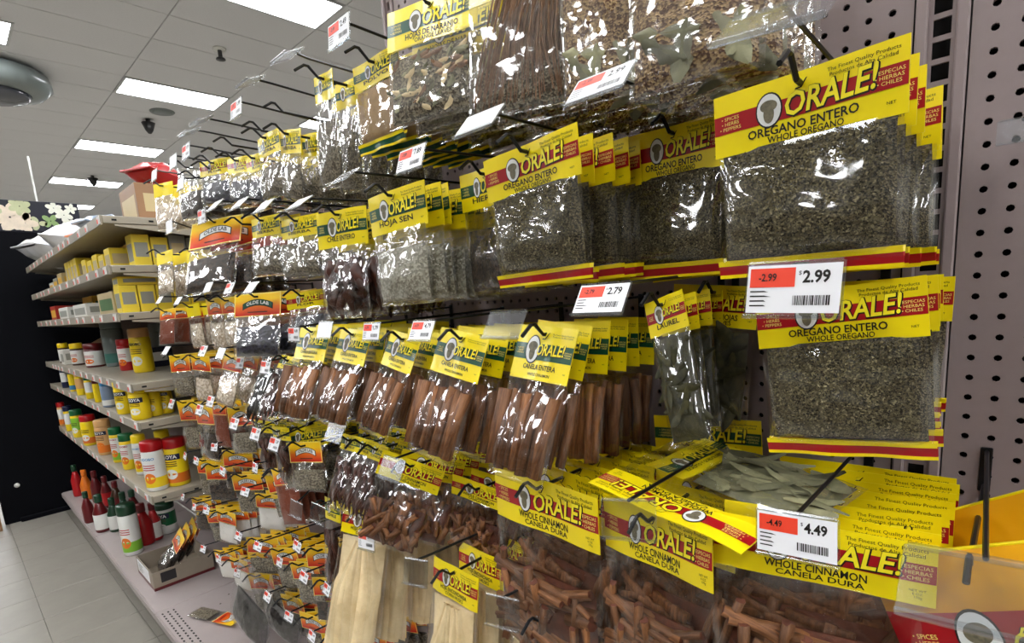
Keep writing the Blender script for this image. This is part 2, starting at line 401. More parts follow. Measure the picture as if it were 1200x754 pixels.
# base decks with lip and kick plate
BZ = ZC-1.19
KICK = mat('kick_plate', (120, 114, 106), 0.5, var=0.1)
HOLE = mat('deck_hole', (40, 38, 36), 0.9, var=0.1)
def deck(x0, x1, lab, holes):
    e = empty('base_deck', ((x0+x1)/2, -0.23, 0)); inv = Matrix.Translation((-(x0+x1)/2, 0.23, 0))
    mb = MB().cbox((x0+0.001, -0.46, BZ-0.03), (x1-0.001, -0.002, BZ), 0.003)
    link('deck_plate', mb.mesh('deck_plate', DECK), e, inv)
    link('kick_plate', MB().box((x0+0.001, -0.43, 0.0), (x1-0.001, -0.415, BZ-0.03)).mesh('kick_plate', KICK), e, inv)
    link('price_rail', MB().cbox((x0+0.003, -0.466, BZ-0.032), (x1-0.003, -0.4605, BZ-0.004), 0.001).mesh('price_rail', DECK), e, inv)
    if holes:
        hb = MB(); x = x0+0.03
        while x < x1-0.02:
            for y in (-0.445, -0.425, -0.405): 
                hb.box((x, y-0.003, BZ-0.001), (x+0.012, y+0.003, BZ+0.0004))
            x += 0.0254
        rr = random.Random(4)
        for k in range(60):
            x = x0+0.05+0.051*rr.randrange(0, int((x1-x0-0.1)/0.051)); y = -0.06-0.051*rr.randrange(0, 6)
            hb.add([(x+0.004*math.cos(t*math.pi/4), y+0.004*math.sin(t*math.pi/4), BZ+0.0004) for t in range(8)], [tuple(range(8))])
        h = link('deck_perforation', hb.mesh('deck_perforation', HOLE), e, inv); h['kind'] = 'stuff'
    tag(e, lab, 'shelf', 'gondola base decks')
DECK = mat('deck_pinkish_beige', (164, 153, 150), 0.42, var=0.04, scale=12)
deck(-4.93, -3.72, 'beige bottom shelf at the far end under dark red bottles', False)
deck(-3.72, -2.50, 'beige bottom shelf below the seasoning shelves, holding the cardboard tray', False)
deck(-2.50, -1.18, 'bare perforated bottom shelf under the hanging small packets', True)
deck(-1.18, 0.04, 'bottom shelf in the foreground hidden under the hanging bags', True)
# seasoning shelves
SH = [0.388, 0.207, 0.028, -0.249, -0.403, -0.71]
sname = ['topmost beige metal shelf seen from below, clear bags lying on top', 'second beige shelf from the top with stacked yellow cartons',
         'third beige shelf from the top with a row of yellow boxes', 'fourth beige shelf from the top with jars and a green tin',
         'fifth beige shelf from the top with yellow seasoning cans', 'lowest raised beige shelf with red capped shakers']
TAGM = mat('shelf_tag', (225, 222, 218), 0.5, var=0.05)
rr = random.Random(3)
for k, sz in enumerate(SH):
    z = ZC+sz; x0, x1, yf = -4.92, -2.5, -0.40
    e = empty('wall_shelf', ((x0+x1)/2, 0, z)); inv = Matrix.Translation((-(x0+x1)/2, 0, -z))
    link('shelf_plate', MB().cbox((x0, yf+0.004, z-0.028), (x1, -0.006, z), 0.002).mesh('shelf_plate', STEEL), e, inv)
    link('price_rail', MB().cbox((x0+0.002, yf-0.004, z-0.034), (x1-0.002, yf+0.0035, z+0.002), 0.0015).mesh('price_rail', STEEL), e, inv)
    for xx in (x0+0.002, x1-0.008):
        br = MB(); br.add([(xx,-0.002,z-0.03),(xx+0.006,-0.002,z-0.03),(xx+0.006,-0.002,z-0.075),(xx,-0.002,z-0.075),(xx,-0.36,z-0.03),(xx+0.006,-0.36,z-0.03),(xx+0.006,-0.36,z-0.036),(xx,-0.36,z-0.036)],
               [(0,1,2,3),(4,7,6,5),(0,4,5,1),(3,2,6,7),(0,3,7,4),(1,5,6,2)])
        link('bracket', br.mesh('bracket', STEEL), e, inv)
    for y in (-0.36, -0.24, -0.1):
        link('slot', MB().cbox((x1+0.0005, y-0.008, z-0.018), (x1+0.0015, y+0.008, z-0.011), 0.0003).mesh('slot', SLOT), e, inv)
    n = 0; x = x0+0.1
    while x < x1-0.12:
        x += 0.1+rr.random()*0.16
        t = MB().box((x, yf-0.006, z-0.03), (x+0.05, yf-0.0045, z-0.002), 0).box((x+0.003, yf-0.0066, z-0.028), (x+0.02, yf-0.006, z-0.012), 1)
        link('price_tag', t.mesh('price_tag', [TAGM, STK_RED]), e, inv)
    tag(e, sname[k], 'shelf', 'seasoning shelves')

# ------------------------------------------------------------------ bag building blocks
# local frame of a bag: origin at the middle of the header's top edge, x right, z up, front towards -y
def bend(seed, w):
    r = random.Random(seed); a = r.uniform(-0.5, 0.7); b = r.uniform(-0.12, 0.12); c = r.uniform(0.3, 1.0); p = r.uniform(0, 6)
    return lambda x, z: 0.05*w*(a*((2*x/w)**2-0.4)) + b*x*0.4 + 0.012*w*math.sin(9*x/w+p)*c
def header_card(w, hh, scheme, bd, t=0.0007):
    mb = MB(); nx, nz = 12, 3
    P = lambda x, z, y: (x, y+bd(x, z), z)
    for side in (-1, 1):
        o = len(mb.v)
        for j in range(nz+1):
            for i in range(nx+1):
                mb.v.append(P(-w/2+w*i/nx, -hh*j/nz, side*t))
        for j in range(nz):
            for i in range(nx):
                q = (o+j*(nx+1)+i, o+j*(nx+1)+i+1, o+(j+1)*(nx+1)+i+1, o+(j+1)*(nx+1)+i)
                mb.f.append(q[::-1] if side < 0 else q); mb.m.append(0)
    n = (nx+1)*(nz+1); rim = [i for i in range(nx+1)]+[j*(nx+1)+nx for j in range(1, nz+1)]+[nz*(nx+1)+i for i in range(nx-1, -1, -1)]+[j*(nx+1) for j in range(nz-1, 0, -1)]
    for k in range(len(rim)):
        a, b = rim[k], rim[(k+1) % len(rim)]; mb.f.append((a, b, b+n, a+n)); mb.m.append(0)
    return mb
def band_print(w, hh, bd, mi_y=-0.0012):
    mb = MB(); grid(mb, -w/2+0.0004, w/2-0.0004, -hh*0.63, -hh*0.33, mi_y, 0, 12, 2)
    grid(mb, -w/2+0.0004, w/2-0.0004, -hh*0.63, -hh*0.33, -mi_y, 0, 12, 2)
    mb.v = [(x, y+bd(x, z), z) for x, y, z in mb.v]
    return mb
def orale_print(w, hh, bd, t1, t2, net=None):
    """lettering and emblem of the yellow headers: black, yellow, white, grey, pale slots"""
    mb = MB()
    put(mb, fit('The Finest Quality Products\nProductos de Alta Calidad', w*0.33, 0), w*0.30, -hh*0.16, -0.0013, 0)
    if hh/w > 0.28:
        cx = -w*0.17
    else: cx = -w*0.16
    oval(mb, cx, -hh*0.44, hh*0.19, hh*0.27, -0.0014, 0); oval(mb, cx, -hh*0.44, hh*0.168, hh*0.245, -0.0018, 2)
    oval(mb, cx, -hh*0.38, hh*0.12, hh*0.09, -0.0022, 3); oval(mb, cx, -hh*0.50, hh*0.075, hh*0.14, -0.0022, 3)
    wl = w*0.46; ks = hh*0.36
    v, f = text2d('ORALE!', 1.0, 0.02, 0.22); ww = max(p[0] for p in v)-min(p[0] for p in v)
    sc = (wl/ww, min(wl/ww*1.5, hh*0.48))
    v2, f2 = text2d('ORALE!', 1.0, 0.055, 0.22)
    for (vv, ff, yy, mi, dx, dz) in ((v2, f2, -0.0016, 0, 0.008, -0.01), (v, f, -0.0020, 1, 0, 0)):
        put(mb, ([(a*sc[0], b*sc[1]) for a, b in vv], ff), w*0.135+dx*w*0.3, -hh*0.44+dz*hh, yy, mi, 0.035)
        g = 0.012*hh if mi == 0 else 0.0                      # the accent over the first letter
        ax, az = w*0.135-wl*0.36+dx*w*0.3, -hh*0.225+dz*hh
        mb.add([(ax-g, yy, az-g), (ax+hh*0.07+g, yy, az-g*0.4), (ax+hh*0.15+g, yy, az+hh*0.11+g), (ax+hh*0.06-g, yy, az+hh*0.09+g)], [(0, 1, 2, 3)], mi)
    put(mb, fit('• SPICES\n• HERBS\n• PEPPERS', min(w*0.13, hh*0.4), 0), -w*0.395, -hh*0.48, -0.0016, 4)
    put(mb, fit('• ESPECIAS\n• HIERBAS\n• CHILES', min(w*0.13, hh*0.4), 0), w*0.42, -hh*0.48, -0.0016, 4)
    if hh/w < 0.36: kt = 0.8
    else: kt = 1.0
    if t1: put(mb, fit(t1, w*0.58*kt, hh*0.19, 0.018), w*0.0, -hh*0.765, -0.0013, 0)
    if t2: put(mb, fit(t2, w*0.40, hh*0.14, 0.014), w*0.02, -hh*0.90, -0.0013, 0)
    put(mb, fit('NET WT.\n6 OZ.\n170g' if net else 'NET', w*(0.07 if net else 0.04), 0), w*0.43, -hh*0.82, -0.0013, 0)
    mb.v = [(x, y+bd(x, z), z) for x, y, z in mb.v]
    return mb
def ribbon_print(w, hh, bd, green=False, txt='OLDE LAB'):
    """arched ribbon with lettering on the orange headers: black, ribbon, letters, pale border"""
    mb = MB()
    for a, b in (((-w/2+0.0003, -hh+0.0004), (w/2-0.0003, -hh+0.022*w)), ((-w/2+0.0003, -0.022*w), (w/2-0.0003, -0.0004)),
                 ((-w/2+0.0003, -hh), (-w/2+0.022*w, 0)), ((w/2-0.022*w, -hh), (w/2-0.0003, 0))):
        grid(mb, a[0], b[0], a[1], b[1], -0.0011, 3, 8, 2)
    def arc(u, r): return (u*w*0.30, -hh*0.40-hh*0.16*u*u+r*hh)
    for lo, hi, mi, y, ex in ((-0.135, 0.135, 0, -0.0013, 1.06), (-0.105, 0.105, 1, -0.0016, 1.0)):
        n = 10; vs_ = []
        for i in range(n+1):
            u = (-1+2*i/n)*ex; a = arc(u, lo); b = arc(u, hi); vs_ += [(a[0], y, a[1]), (b[0], y, b[1])]
        mb.add(vs_, [(2*i, 2*i+2, 2*i+3, 2*i+1) for i in range(n)], mi)
    v, f = fit(txt, w*0.46, hh*0.2, 0.02)
    mb.add([(x, -0.0019, -hh*0.40-hh*0.16*(x/(w*0.30))**2+z) for x, z in v], f, 2)
    grid(mb, -w*0.2, w*0.2, -hh*0.83, -hh*0.79, -0.0013, 0, 4, 1)
    mb.v = [(x, y+bd(x, z), z) for x, y, z in mb.v]
    return mb

def prof(v, top=0.12, mid=0.6):
    # thickness along the bag, 0 top .. 1 bottom
    a = top+(1-top)*min(1, v/mid)**0.8 if v < mid else 1.0
    return a*(max(0.0, 1-((v-mid)/(1-mid))**3) if v > mid else 1.0)**0.5
def pillow(w, z0, z1, T, seed, nu=20, nv=26, crumple=0.004, inner=1.0, lump=0.0, closed=True, nsc=22.0, wtop=1.0):
    mb = MB(); off = Vector((seed*7.3, seed*3.1, seed*1.7))
    for side in (-1, 1):
        o = len(mb.v)
        for j in range(nv+1):
            v = j/nv; z = z0+(z1-z0)*v
            for i in range(nu+1):
                u = -1+2*i/nu
                e = (1-abs(u)**3.2)**0.6
                t = T*inner*e*prof(v)
                p = Vector((u*w/2, side*0.03, z))
                ed = max(0.0, e)*min(1, 6*v, 6*(1-v)+0.15)
                c = abs(noise.noise((p+off)*nsc))*crumple + abs(noise.noise((p+off)*nsc*2.3))*crumple*0.5
                if lump: c += (noise.noise((p+off)*nsc*3.5))*lump
                ww = w*(wtop+(1-wtop)*min(1, v*2.2))
                pinch = 1-0.025*(noise.noise(Vector((side*0, z*18, seed*2.0)))+0.5)
                sag = 0.004*noise.noise(Vector((u*2.0, z*9, seed*5.0)))
                mb.v.append((u*ww/2*inner*pinch, side*(t+c*ed)+sag*ed*0.5, z))
        for j in range(nv):
            for i in range(nu):
                q = (o+j*(nu+1)+i, o+j*(nu+1)+i+1, o+(j+1)*(nu+1)+i+1, o+(j+1)*(nu+1)+i)
                mb.f.append(q if side < 0 else q[::-1]); mb.m.append(0)
    return mb
def quill(length, r, rnd, n=8):
    """a rolled bark quill along z, centre at the origin, with a furrow where the two scrolls meet"""
    vs_ = []; fs = []; tw = rnd.uniform(0, 6.28); bx = rnd.uniform(-0.04, 0.04)*length
    for k, zz in enumerate((-0.5, 0.0, 0.5)):
        for i in range(n):
            a = 2*math.pi*i/n; rr = r*rnd.uniform(0.86, 1.08)*(0.42 if i == 0 else 1.0)
            vs_.append((rr*math.cos(a+tw)+bx*(1-4*zz*zz), rr*math.sin(a+tw), zz*length+rnd.uniform(-1, 1)*r*0.3*abs(zz)))
    for k in range(2):
        for i in range(n):
            j = (i+1) % n; fs.append((k*n+i, k*n+j, (k+1)*n+j, (k+1)*n+i))
    fs += [tuple(range(n-1, -1, -1)), tuple(2*n+i for i in range(n))]
    return vs_, fs
def quill_mesh(vs_, fs):
    mb = MB(); mb.add(vs_, fs[:-2], 0); mb.f += fs[-2:]; mb.m += [1, 1]
    me = mb.mesh('cinnamon_stick', [F_MATS['cinnamon'], F_MATS['cinn_dark']])
    me.polygons.foreach_set('use_smooth', [k == 0 for k in mb.m]); return me
def leaf_shape(l, wd, rnd, curl=0.3):
    vs_ = []; fs = []; n = 5
    for i in range(n+1):
        t = i/n; hw = wd/2*math.sin(math.pi*min(1, 0.06+t*0.92))**0.8; yy = curl*wd*math.sin(math.pi*t)*rnd.uniform(0.6, 1.2)
        vs_ += [(-hw, yy*0.6, l*(t-0.5)), (0, -0.1*wd+yy*0.3, l*(t-0.5)), (hw, yy*0.6, l*(t-0.5))]
    for i in range(n):
        fs += [(3*i, 3*i+1, 3*i+4, 3*i+3), (3*i+1, 3*i+2, 3*i+5, 3*i+4)]
    return vs_, fs
def xform(vs_, M): return [tuple(M @ Vector(p)) for p in vs_]

KIND = {
 # name: w, h, header, T, scheme, text1, text2, fill, opts
 'oregano': (0.165, 0.185, 0.064, 0.019, 'red', 'OREGANO ENTERO', 'WHOLE OREGANO', 'oregano', dict(strip=RED)),
 'whole_cinnamon': (0.21, 0.25, 0.068, 0.028, 'red', 'WHOLE CINNAMON', 'CANELA DURA', 'short_sticks', dict(net=1)),
 'canela': (0.115, 0.235, 0.082, 0.022, 'green', 'CANELA ENTERA', 'WHOLE CINNAMON', 'long_sticks', {}),
 'bark': (0.12, 0.19, 0.052, 0.022, 'red', 'WHOLE CINNAMON', 'CANELA DURA', 'bark', {}),
 'naranjo': (0.17, 0.20, 0.068, 0.018, 'green', 'HOJAS DE NARANJO', 'ORANGE LEAVES', 'chips', dict(film=1)),
 'stems': (0.19, 0.24, 0.068, 0.016, 'green', 'COLA DE CABALLO', '', 'stems', dict(film=1)),
 'flowers': (0.15, 0.25, 0.066, 0.018, 'green', 'FLOR', '', 'flowers', dict(film=1)),
 'laurel': (0.15, 0.21, 0.062, 0.015, 'red', 'LAUREL EN HOJAS', 'BAY LEAVES', 'leaves_dark', {}),
 'eucalipto': (0.15, 0.21, 0.06, 0.013, 'green', 'EUCALIPTO Y GORDOLOBO', '', 'leaves', {}),
 'silver': (0.15, 0.20, 0.07, 0.015, 'green', 'HOJA SEN', '', 'silver', dict(film=1)),
 'darkherb': (0.15, 0.20, 0.06, 0.013, 'green', 'HIERBA', '', 'dark', dict(film=1)),
 'chile': (0.14, 0.21, 0.07, 0.018, 'green', 'CHILE ENTERO', '', 'pods', dict(film=1)),
 'greygreen': (0.14, 0.18, 0.06, 0.018, 'green', 'HIERBA', '', 'grey', dict(film=1)),
 'tanflat': (0.13, 0.16, 0.05, 0.010, 'green', 'POLVO', '', 'tan', dict(strip=GRN)),
 'longherb': (0.10, 0.26, 0.06, 0.018, 'green', '', '', 'grey', dict(film=1)),
 'redherb': (0.15, 0.15, 0.05, 0.018, 'red', 'FLOR', '', 'blue', dict(film=1)),
 'orange_dark': (0.16, 0.20, 0.075, 0.02, 'orange', '', '', 'dark', dict(film=1)),
 'orange_blue': (0.16, 0.21, 0.075, 0.022, 'orange_green', '', '', 'blue', dict(film=1)),
 'orange_pale': (0.12, 0.17, 0.055, 0.016, 'orange', '', '', 'pale', dict(film=1)),
 'orange_grey': (0.13, 0.17, 0.07, 0.016, 'orange', '', '', 'grey', {}),
 'orange_ground': (0.10, 0.17, 0.05, 0.009, 'orange', '', '', 'ground', {}),
 'orange_white': (0.10, 0.135, 0.052, 0.014, 'orange', '', '', 'white', {}),
 'orange_small': (0.11, 0.15, 0.062, 0.012, 'orange', '', '', 'dark', {}),
 'orange_seed': (0.11, 0.15, 0.062, 0.012, 'orange', '', '', 'grey', {}),
 'empty_cinnamon': (0.21, 0.25, 0.068, 0.004, 'red', 'WHOLE CINNAMON', 'CANELA DURA', 'none', dict(net=1)),
 'blackbag': (0.16, 0.18, 0.06, 0.024, 'plain', '', '', 'blackbulk', dict(film=1)),
 'foil': (0.16, 0.18, 0.06, 0.014, 'plain', '', '', 'dark', dict(film=1)),
 'pale_small': (0.09, 0.18, 0.05, 0.014, 'yellow', '', '', 'pale', dict(film=1)),
 'husk': (0.13, 0.32, 0.06, 0.035, 'red', 'HOJA ENCONCHADA', 'CORN HUSKS', 'husks', {}),
 'podlong': (0.09, 0.24, 0.05, 0.016, 'green', 'CHILE', '', 'pods', {}),
 'blackpod': (0.09, 0.24, 0.05, 0.018, 'plain', '', '', 'blackpods', {}),
 'leafnarrow': (0.08, 0.22, 0.055, 0.012, 'red', 'LAUREL', '', 'leaves_dark', {}),
}
CACHE = {}
def fill_parts(kind, w, h, hh, T, fill, seed):
    """list of (name, mesh, is_piece) for what is inside a bag"""
    r = random.Random(seed*17+3); out = []
    zt, zb = -hh*(0.96 if fill == 'oregano' else 1.06), -h*0.965; H = zt-zb
    def pil(mname, a=0.0, lump=0.002, inner=0.93, cr=0.002):
        return pillow(w, zt-a*H, zb, T*0.9, seed+11, 16, 18, cr, inner, lump).mesh('filling', F_MATS[mname], True)
    if fill == 'oregano':
        out.append(('herb_filling', pil('oregano', 0.0, 0.0012), False))
        mb = MB()
        for k in range(5200):
            u = r.uniform(-0.9, 0.9); v = r.uniform(0.03, 0.95)
            e = (1-abs(u)**3.2)**0.6; t = T*0.9*0.93*e*prof(v)+0.0022
            s = r.uniform(0.0006, 0.0019); M = Matrix.Translation((u*w/2*0.93, -t, zt+(zb-zt)*v)) @ Matrix.Rotation(r.uniform(0, 6.3), 4, 'Y') @ Matrix.Rotation(r.uniform(-0.7, 0.7), 4, 'X')
            mb.add(xform([(-s, 0, -s*0.5), (s, 0, -s*0.6), (s*0.8, -0.0004, s*0.5), (-s*0.7, 0, s*0.6)], M), [(0, 1, 2, 3)], r.choice((0, 0, 1, 1, 2)))
        out.append(('herb_flakes', mb.mesh('herb_flakes', [F_MATS['oregano'], F_MATS['flake'], F_MATS['flake_light']]), 'stuff'))
    elif fill == 'long_sticks':
        n = 7
        for k in range(n):
            x = (-0.5+(k+0.5)/n)*w*0.88+r.uniform(-1, 1)*0.002; L = H*r.uniform(0.78, 0.9); rad = w*0.88/n*r.uniform(0.5, 0.78)
            vs_, fs = quill(L, rad, r); M = Matrix.Translation((x, r.uniform(-0.012, 0.006), (zt+zb)/2-H*0.03)) @ Matrix.Rotation(r.uniform(-0.05, 0.05), 4, 'Y')
            out.append(('cinnamon_stick', quill_mesh(vs_, fs), True, M))
    elif fill in ('short_sticks', 'bark'):
        n = 52 if fill == 'short_sticks' else 34
        out.append(('loose_sticks', pillow(w, zt-0.32*H, zb, T*0.55, seed+5, 14, 14, 0.002, 0.86, 0.003).mesh('filling', F_MATS['cinn_dark'], True), False))
        for k in range(n):
            v = r.uniform(0.34, 0.93); u = r.uniform(-0.8, 0.8); L = r.uniform(0.05, 0.09)*w/0.21*(0.9 if fill == 'bark' else 1.0)
            rad = r.uniform(0.0048, 0.0085)*(0.8 if fill == 'bark' else 1.0); ang = r.choice((1.45, 1.45, 1.75, 1.6, 0.25))+r.uniform(-0.22, 0.22)
            if fill == 'bark': ang = r.uniform(-0.7, 0.7); L *= 1.1
            vs_, fs = quill(L, rad, r, 7)
            lim = max(0.05, 0.9-L*abs(math.sin(ang))/w); u = max(-lim, min(lim, u*1.1))
            v = max(0.3, min(v, 0.97-L*0.5*abs(math.cos(ang))/H))
            M = Matrix.Translation((u*w/2, -T*0.9*prof(v)*(1-abs(u)**3)*r.uniform(0.45, 0.92), zt+(zb-zt)*v)) @ Matrix.Rotation(ang, 4, 'Y') @ Matrix.Rotation(r.uniform(-0.25, 0.25), 4, 'X')
            out.append(('cinnamon_stick', quill_mesh(vs_, fs), True, M))
    elif fill in ('leaves', 'leaves_dark'):
        mn = 'leaf' if fill == 'leaves' else 'leaf_dark'
        out.append(('leaf_litter', pil(mn, 0.02, 0.003, 0.86, 0.004), False))
        for k in range(26):
            v = r.uniform(0.06, 0.92); u = r.uniform(-0.75, 0.75); vs_, fs = leaf_shape(r.uniform(0.05, 0.085)*w/0.15, r.uniform(0.016, 0.028)*w/0.15, r)
            M = Matrix.Translation((u*w/2, -T*0.88*prof(v)*(1-abs(u)**3)-r.uniform(0.0, 0.006), zt+(zb-zt)*v)) @ Matrix.Rotation(r.uniform(0, 6.3), 4, 'Y') @ Matrix.Rotation(r.uniform(-0.3, 0.3), 4, 'X') @ Matrix.Rotation(r.uniform(-0.4, 0.4), 4, 'Z')
            out.append(('leaf', MB().add(xform(vs_, M), fs).mesh('leaf', F_MATS[mn], True), True))
    elif fill == 'stems':
        mb = MB()
        for k in range(150):
            x = r.uniform(-0.42, 0.42)*w; x2 = x*0.55-w*0.12+r.uniform(-0.08, 0.08)*w; y = r.uniform(-0.9, 0.6)*T
            mb.tube([(x2+w*0.2, y*0.6, zt+0.03), ((x+x2)/2+w*0.05, y, (zt+zb)/2), (x-w*0.02, y, zb+0.02*r.random())], r.uniform(0.0006, 0.0014), 4)
        out.append(('dry_stems', mb.mesh('dry_stems', F_MATS['stem']), 'stuff'))
        out.append(('leaf_litter', pillow(w, zt-0.6*H, zb, T*0.5, seed+4, 14, 10, 0.003, 0.85, 0.003).mesh('filling', F_MATS['grey'], True), False))
    elif fill == 'chips':
        out.append(('leaf_litter', pil('grey', 0.1, 0.003, 0.9, 0.004), False))
        for k in range(40):
            v = r.uniform(0.15, 0.92); u = r.uniform(-0.8, 0.8); vs_, fs = leaf_shape(r.uniform(0.018, 0.04), r.uniform(0.008, 0.014), r, 0.5)
            M = Matrix.Translation((u*w/2, -T*0.9*prof(v)*(1-abs(u)**3)-0.002, zt+(zb-zt)*v)) @ Matrix.Rotation(r.uniform(0, 6.3), 4, 'Y')
            out.append(('leaf', MB().add(xform(vs_, M), fs).mesh('leaf', F_MATS[r.choice(('stem', 'leaf', 'husk', 'leaf'))], True), True))
    elif fill == 'flowers':
        out.append(('dry_flowers', pil('flower', 0.0, 0.004, 0.9, 0.005), False))
        for k in range(5):
            v = r.uniform(0.6, 0.92); u = r.uniform(-0.7, 0.7); vs_, fs = leaf_shape(r.uniform(0.05, 0.09), r.uniform(0.02, 0.035), r, 0.4)
            M = Matrix.Translation((u*w/2, -T*0.9*prof(v)*(1-abs(u)**3)-0.003, zt+(zb-zt)*v)) @ Matrix.Rotation(r.uniform(0, 6.3), 4, 'Y')
            out.append(('leaf', MB().add(xform(vs_, M), fs).mesh('leaf', F_MATS['leaf'], True), True))
    elif fill in ('pods', 'blackpods'):
        mn = 'brown' if fill == 'pods' else 'black'; n = 6
        for k in range(n):
            x = (-0.5+(k+0.5)/n)*w*0.85; L = H*r.uniform(0.8, 0.93); rad = w*0.85/n*r.uniform(0.6, 0.8)
            pts = [(x+r.uniform(-1, 1)*rad*0.4, r.uniform(-0.5, 0.3)*T, zt-0.02-L*q/5) for q in range(6)]
            rs = [rad*0.5, rad*r.uniform(0.8, 1.1), rad*r.uniform(0.8, 1.1), rad*r.uniform(0.75, 1.0), rad*r.uniform(0.6, 0.8), rad*0.2]
            out.append(('pod', MB().tube(pts, rs, 7).mesh('pod', F_MATS[mn], True), True))
    elif fill == 'husks':
        n = 9
        for k in range(n):
            x = (-0.5+(k+0.5)/n)*w*0.8; vs_ = []; fs = []; y0 = -T*(0.95-0.5*abs(2*x/w)**2)*r.uniform(0.75, 1.0); m_ = 7
            hw = w*r.uniform(0.09, 0.13)
            for q in range(m_+1):
                t = q/m_; z = zt-0.005-(H*r.uniform(0.93, 0.99) if q == m_ else H*0.95*t)
                k2 = (0.35+0.65*min(1, t*2.5)); yy = y0*(0.3+0.7*min(1, t*2))
                xc = x*k2+0.006*math.sin(3*t+k)
                vs_ += [(xc-hw*k2, yy+0.010, z), (xc-hw*0.35*k2, yy-0.002, z), (xc+hw*0.35*k2, yy-0.001, z), (xc+hw*k2, yy+0.010, z)]
            for q in range(m_):
                for c in range(3): fs.append((4*q+c, 4*q+c+1, 4*q+c+5, 4*q+c+4))
            out.append(('corn_husk', MB().add(vs_, fs).mesh('corn_husk', F_MATS['husk'], True), True))
        out.append(('husk_core', pillow(w, zt, zb, T*0.6, seed+3, 12, 14, 0.003, 0.85, 0.001).mesh('filling', F_MATS['husk'], True), False))
    elif fill != 'none':
        lump = {'white': 0.0, 'ground': 0.0003, 'tan': 0.0005}.get(fill, 0.003)
        out.append(('filling', pil(fill, 0.22 if fill not in ('white', 'ground', 'tan') else 0.0, lump, 0.9, lump), False))
    return out

def bag_meshes(kind, var):
    key = (kind, var)
    if key in CACHE: return CACHE[key]
    w, h, hh, T, scheme, t1, t2, fill, o = KIND[kind]
    seed = sum(ord(c) for c in kind)+var*101
    bd = bend(seed, w); D = {}
    base = {'red': YEL, 'green': YEL, 'yellow': YEL, 'orange': ORG, 'orange_green': ORG, 'plain': None}[scheme]
    if base is not None: D['header'] = header_card(w, hh, scheme, bd).mesh('header_card', base)
    if scheme in ('red', 'green'):
        D['band'] = band_print(w, hh, bd).mesh('printed_band', RED if scheme == 'red' else GRN)
        D['print'] = orale_print(w, hh, bd, t1, t2, o.get('net')).mesh('lettering', [INK, LETY, WHT, GREYOL, PALE])
    elif scheme.startswith('orange'):
        g = scheme == 'orange_green'
        D['print'] = ribbon_print(w, hh, bd, g).mesh('lettering', [INK, GRN if g else WHT, WHT if g else INK, PALE])
    zt = -hh*0.97 if base is not None else -0.004
    D['pouch'] = pillow(w*0.99, zt, -h, T, seed, 22, 30, 0.0045 if o.get('film') else 0.003, 1.0, 0.0, wtop=0.99).mesh('plastic_pouch', FILM2 if o.get('film') else FILM, True)
    if 'strip' in o:
        mb = MB(); n = 12
        for side in (-1, 1):
            vs_ = []
            for i in range(n+1):
                x = -w/2+w*i/n; c = 0.002*math.sin(7*x/w*2+seed)+0.0012*math.sin(40*x+seed)
                for q, (z, y) in enumerate(((0.006, 0.0052), (0.0, 0.0035), (-0.004, 0.0022), (-0.010, 0.0012), (-0.014, 0.0008))):
                    vs_.append((x, side*y+c*(0.3+0.25*q), -h+z))
            for i in range(n):
                for q in range(4):
                    f = (i*5+q, i*5+q+1, (i+1)*5+q+1, (i+1)*5+q)
                    mb.add([vs_[k] for k in f], [(0, 1, 2, 3)], 1 if q in (1, 2) else 0)
        D['strip'] = mb.mesh('bottom_strip', [YEL, o['strip']])
    D['fill'] = fill_parts(kind, w, h, hh, T, fill, seed)
    CACHE[key] = D
    return D
def join_pieces(kind, var):
    """the loose pieces of a bag joined to one mesh, for the bags deeper in a stack"""
    key = (kind, var, 'j')
    if key not in CACHE:
        mb = MB(); M = None
        for nm, me, piece, *T_ in bag_meshes(kind, var)['fill']:
            if piece is True:
                M = me.materials[0]; mb.add([(T_[0] @ v.co) if T_ else v.co for v in me.vertices], [tuple(p.vertices) for p in me.polygons])
        CACHE[key] = mb.mesh('loose_filling', M, True) if M else None
    return CACHE[key]
def make_bag(kind, var, mw, name, label, cat, group, front=True, printed=True):
    D = bag_meshes(kind, var); e = empty(name, mw)
    if 'header' in D:
        hd = link('header_card', D['header'], e)
        if 'band' in D: link('printed_band', D['band'], hd)
        if 'print' in D and printed: link('lettering', D['print'], hd)
    p = link('plastic_pouch', D['pouch'], e)
    if 'strip' in D: link('bottom_strip', D['strip'], e)
    for nm, me, piece, *T_ in D['fill']:
        if piece is True and not front: continue
        o = link(nm, me, e, T_[0] if T_ else None)
        if piece == 'stuff': o['kind'] = 'stuff'
    if not front:
        j = join_pieces(kind, var)
        if j: o = link('loose_filling', j, e); o['kind'] = 'stuff'
    return tag(e, label, cat, group)

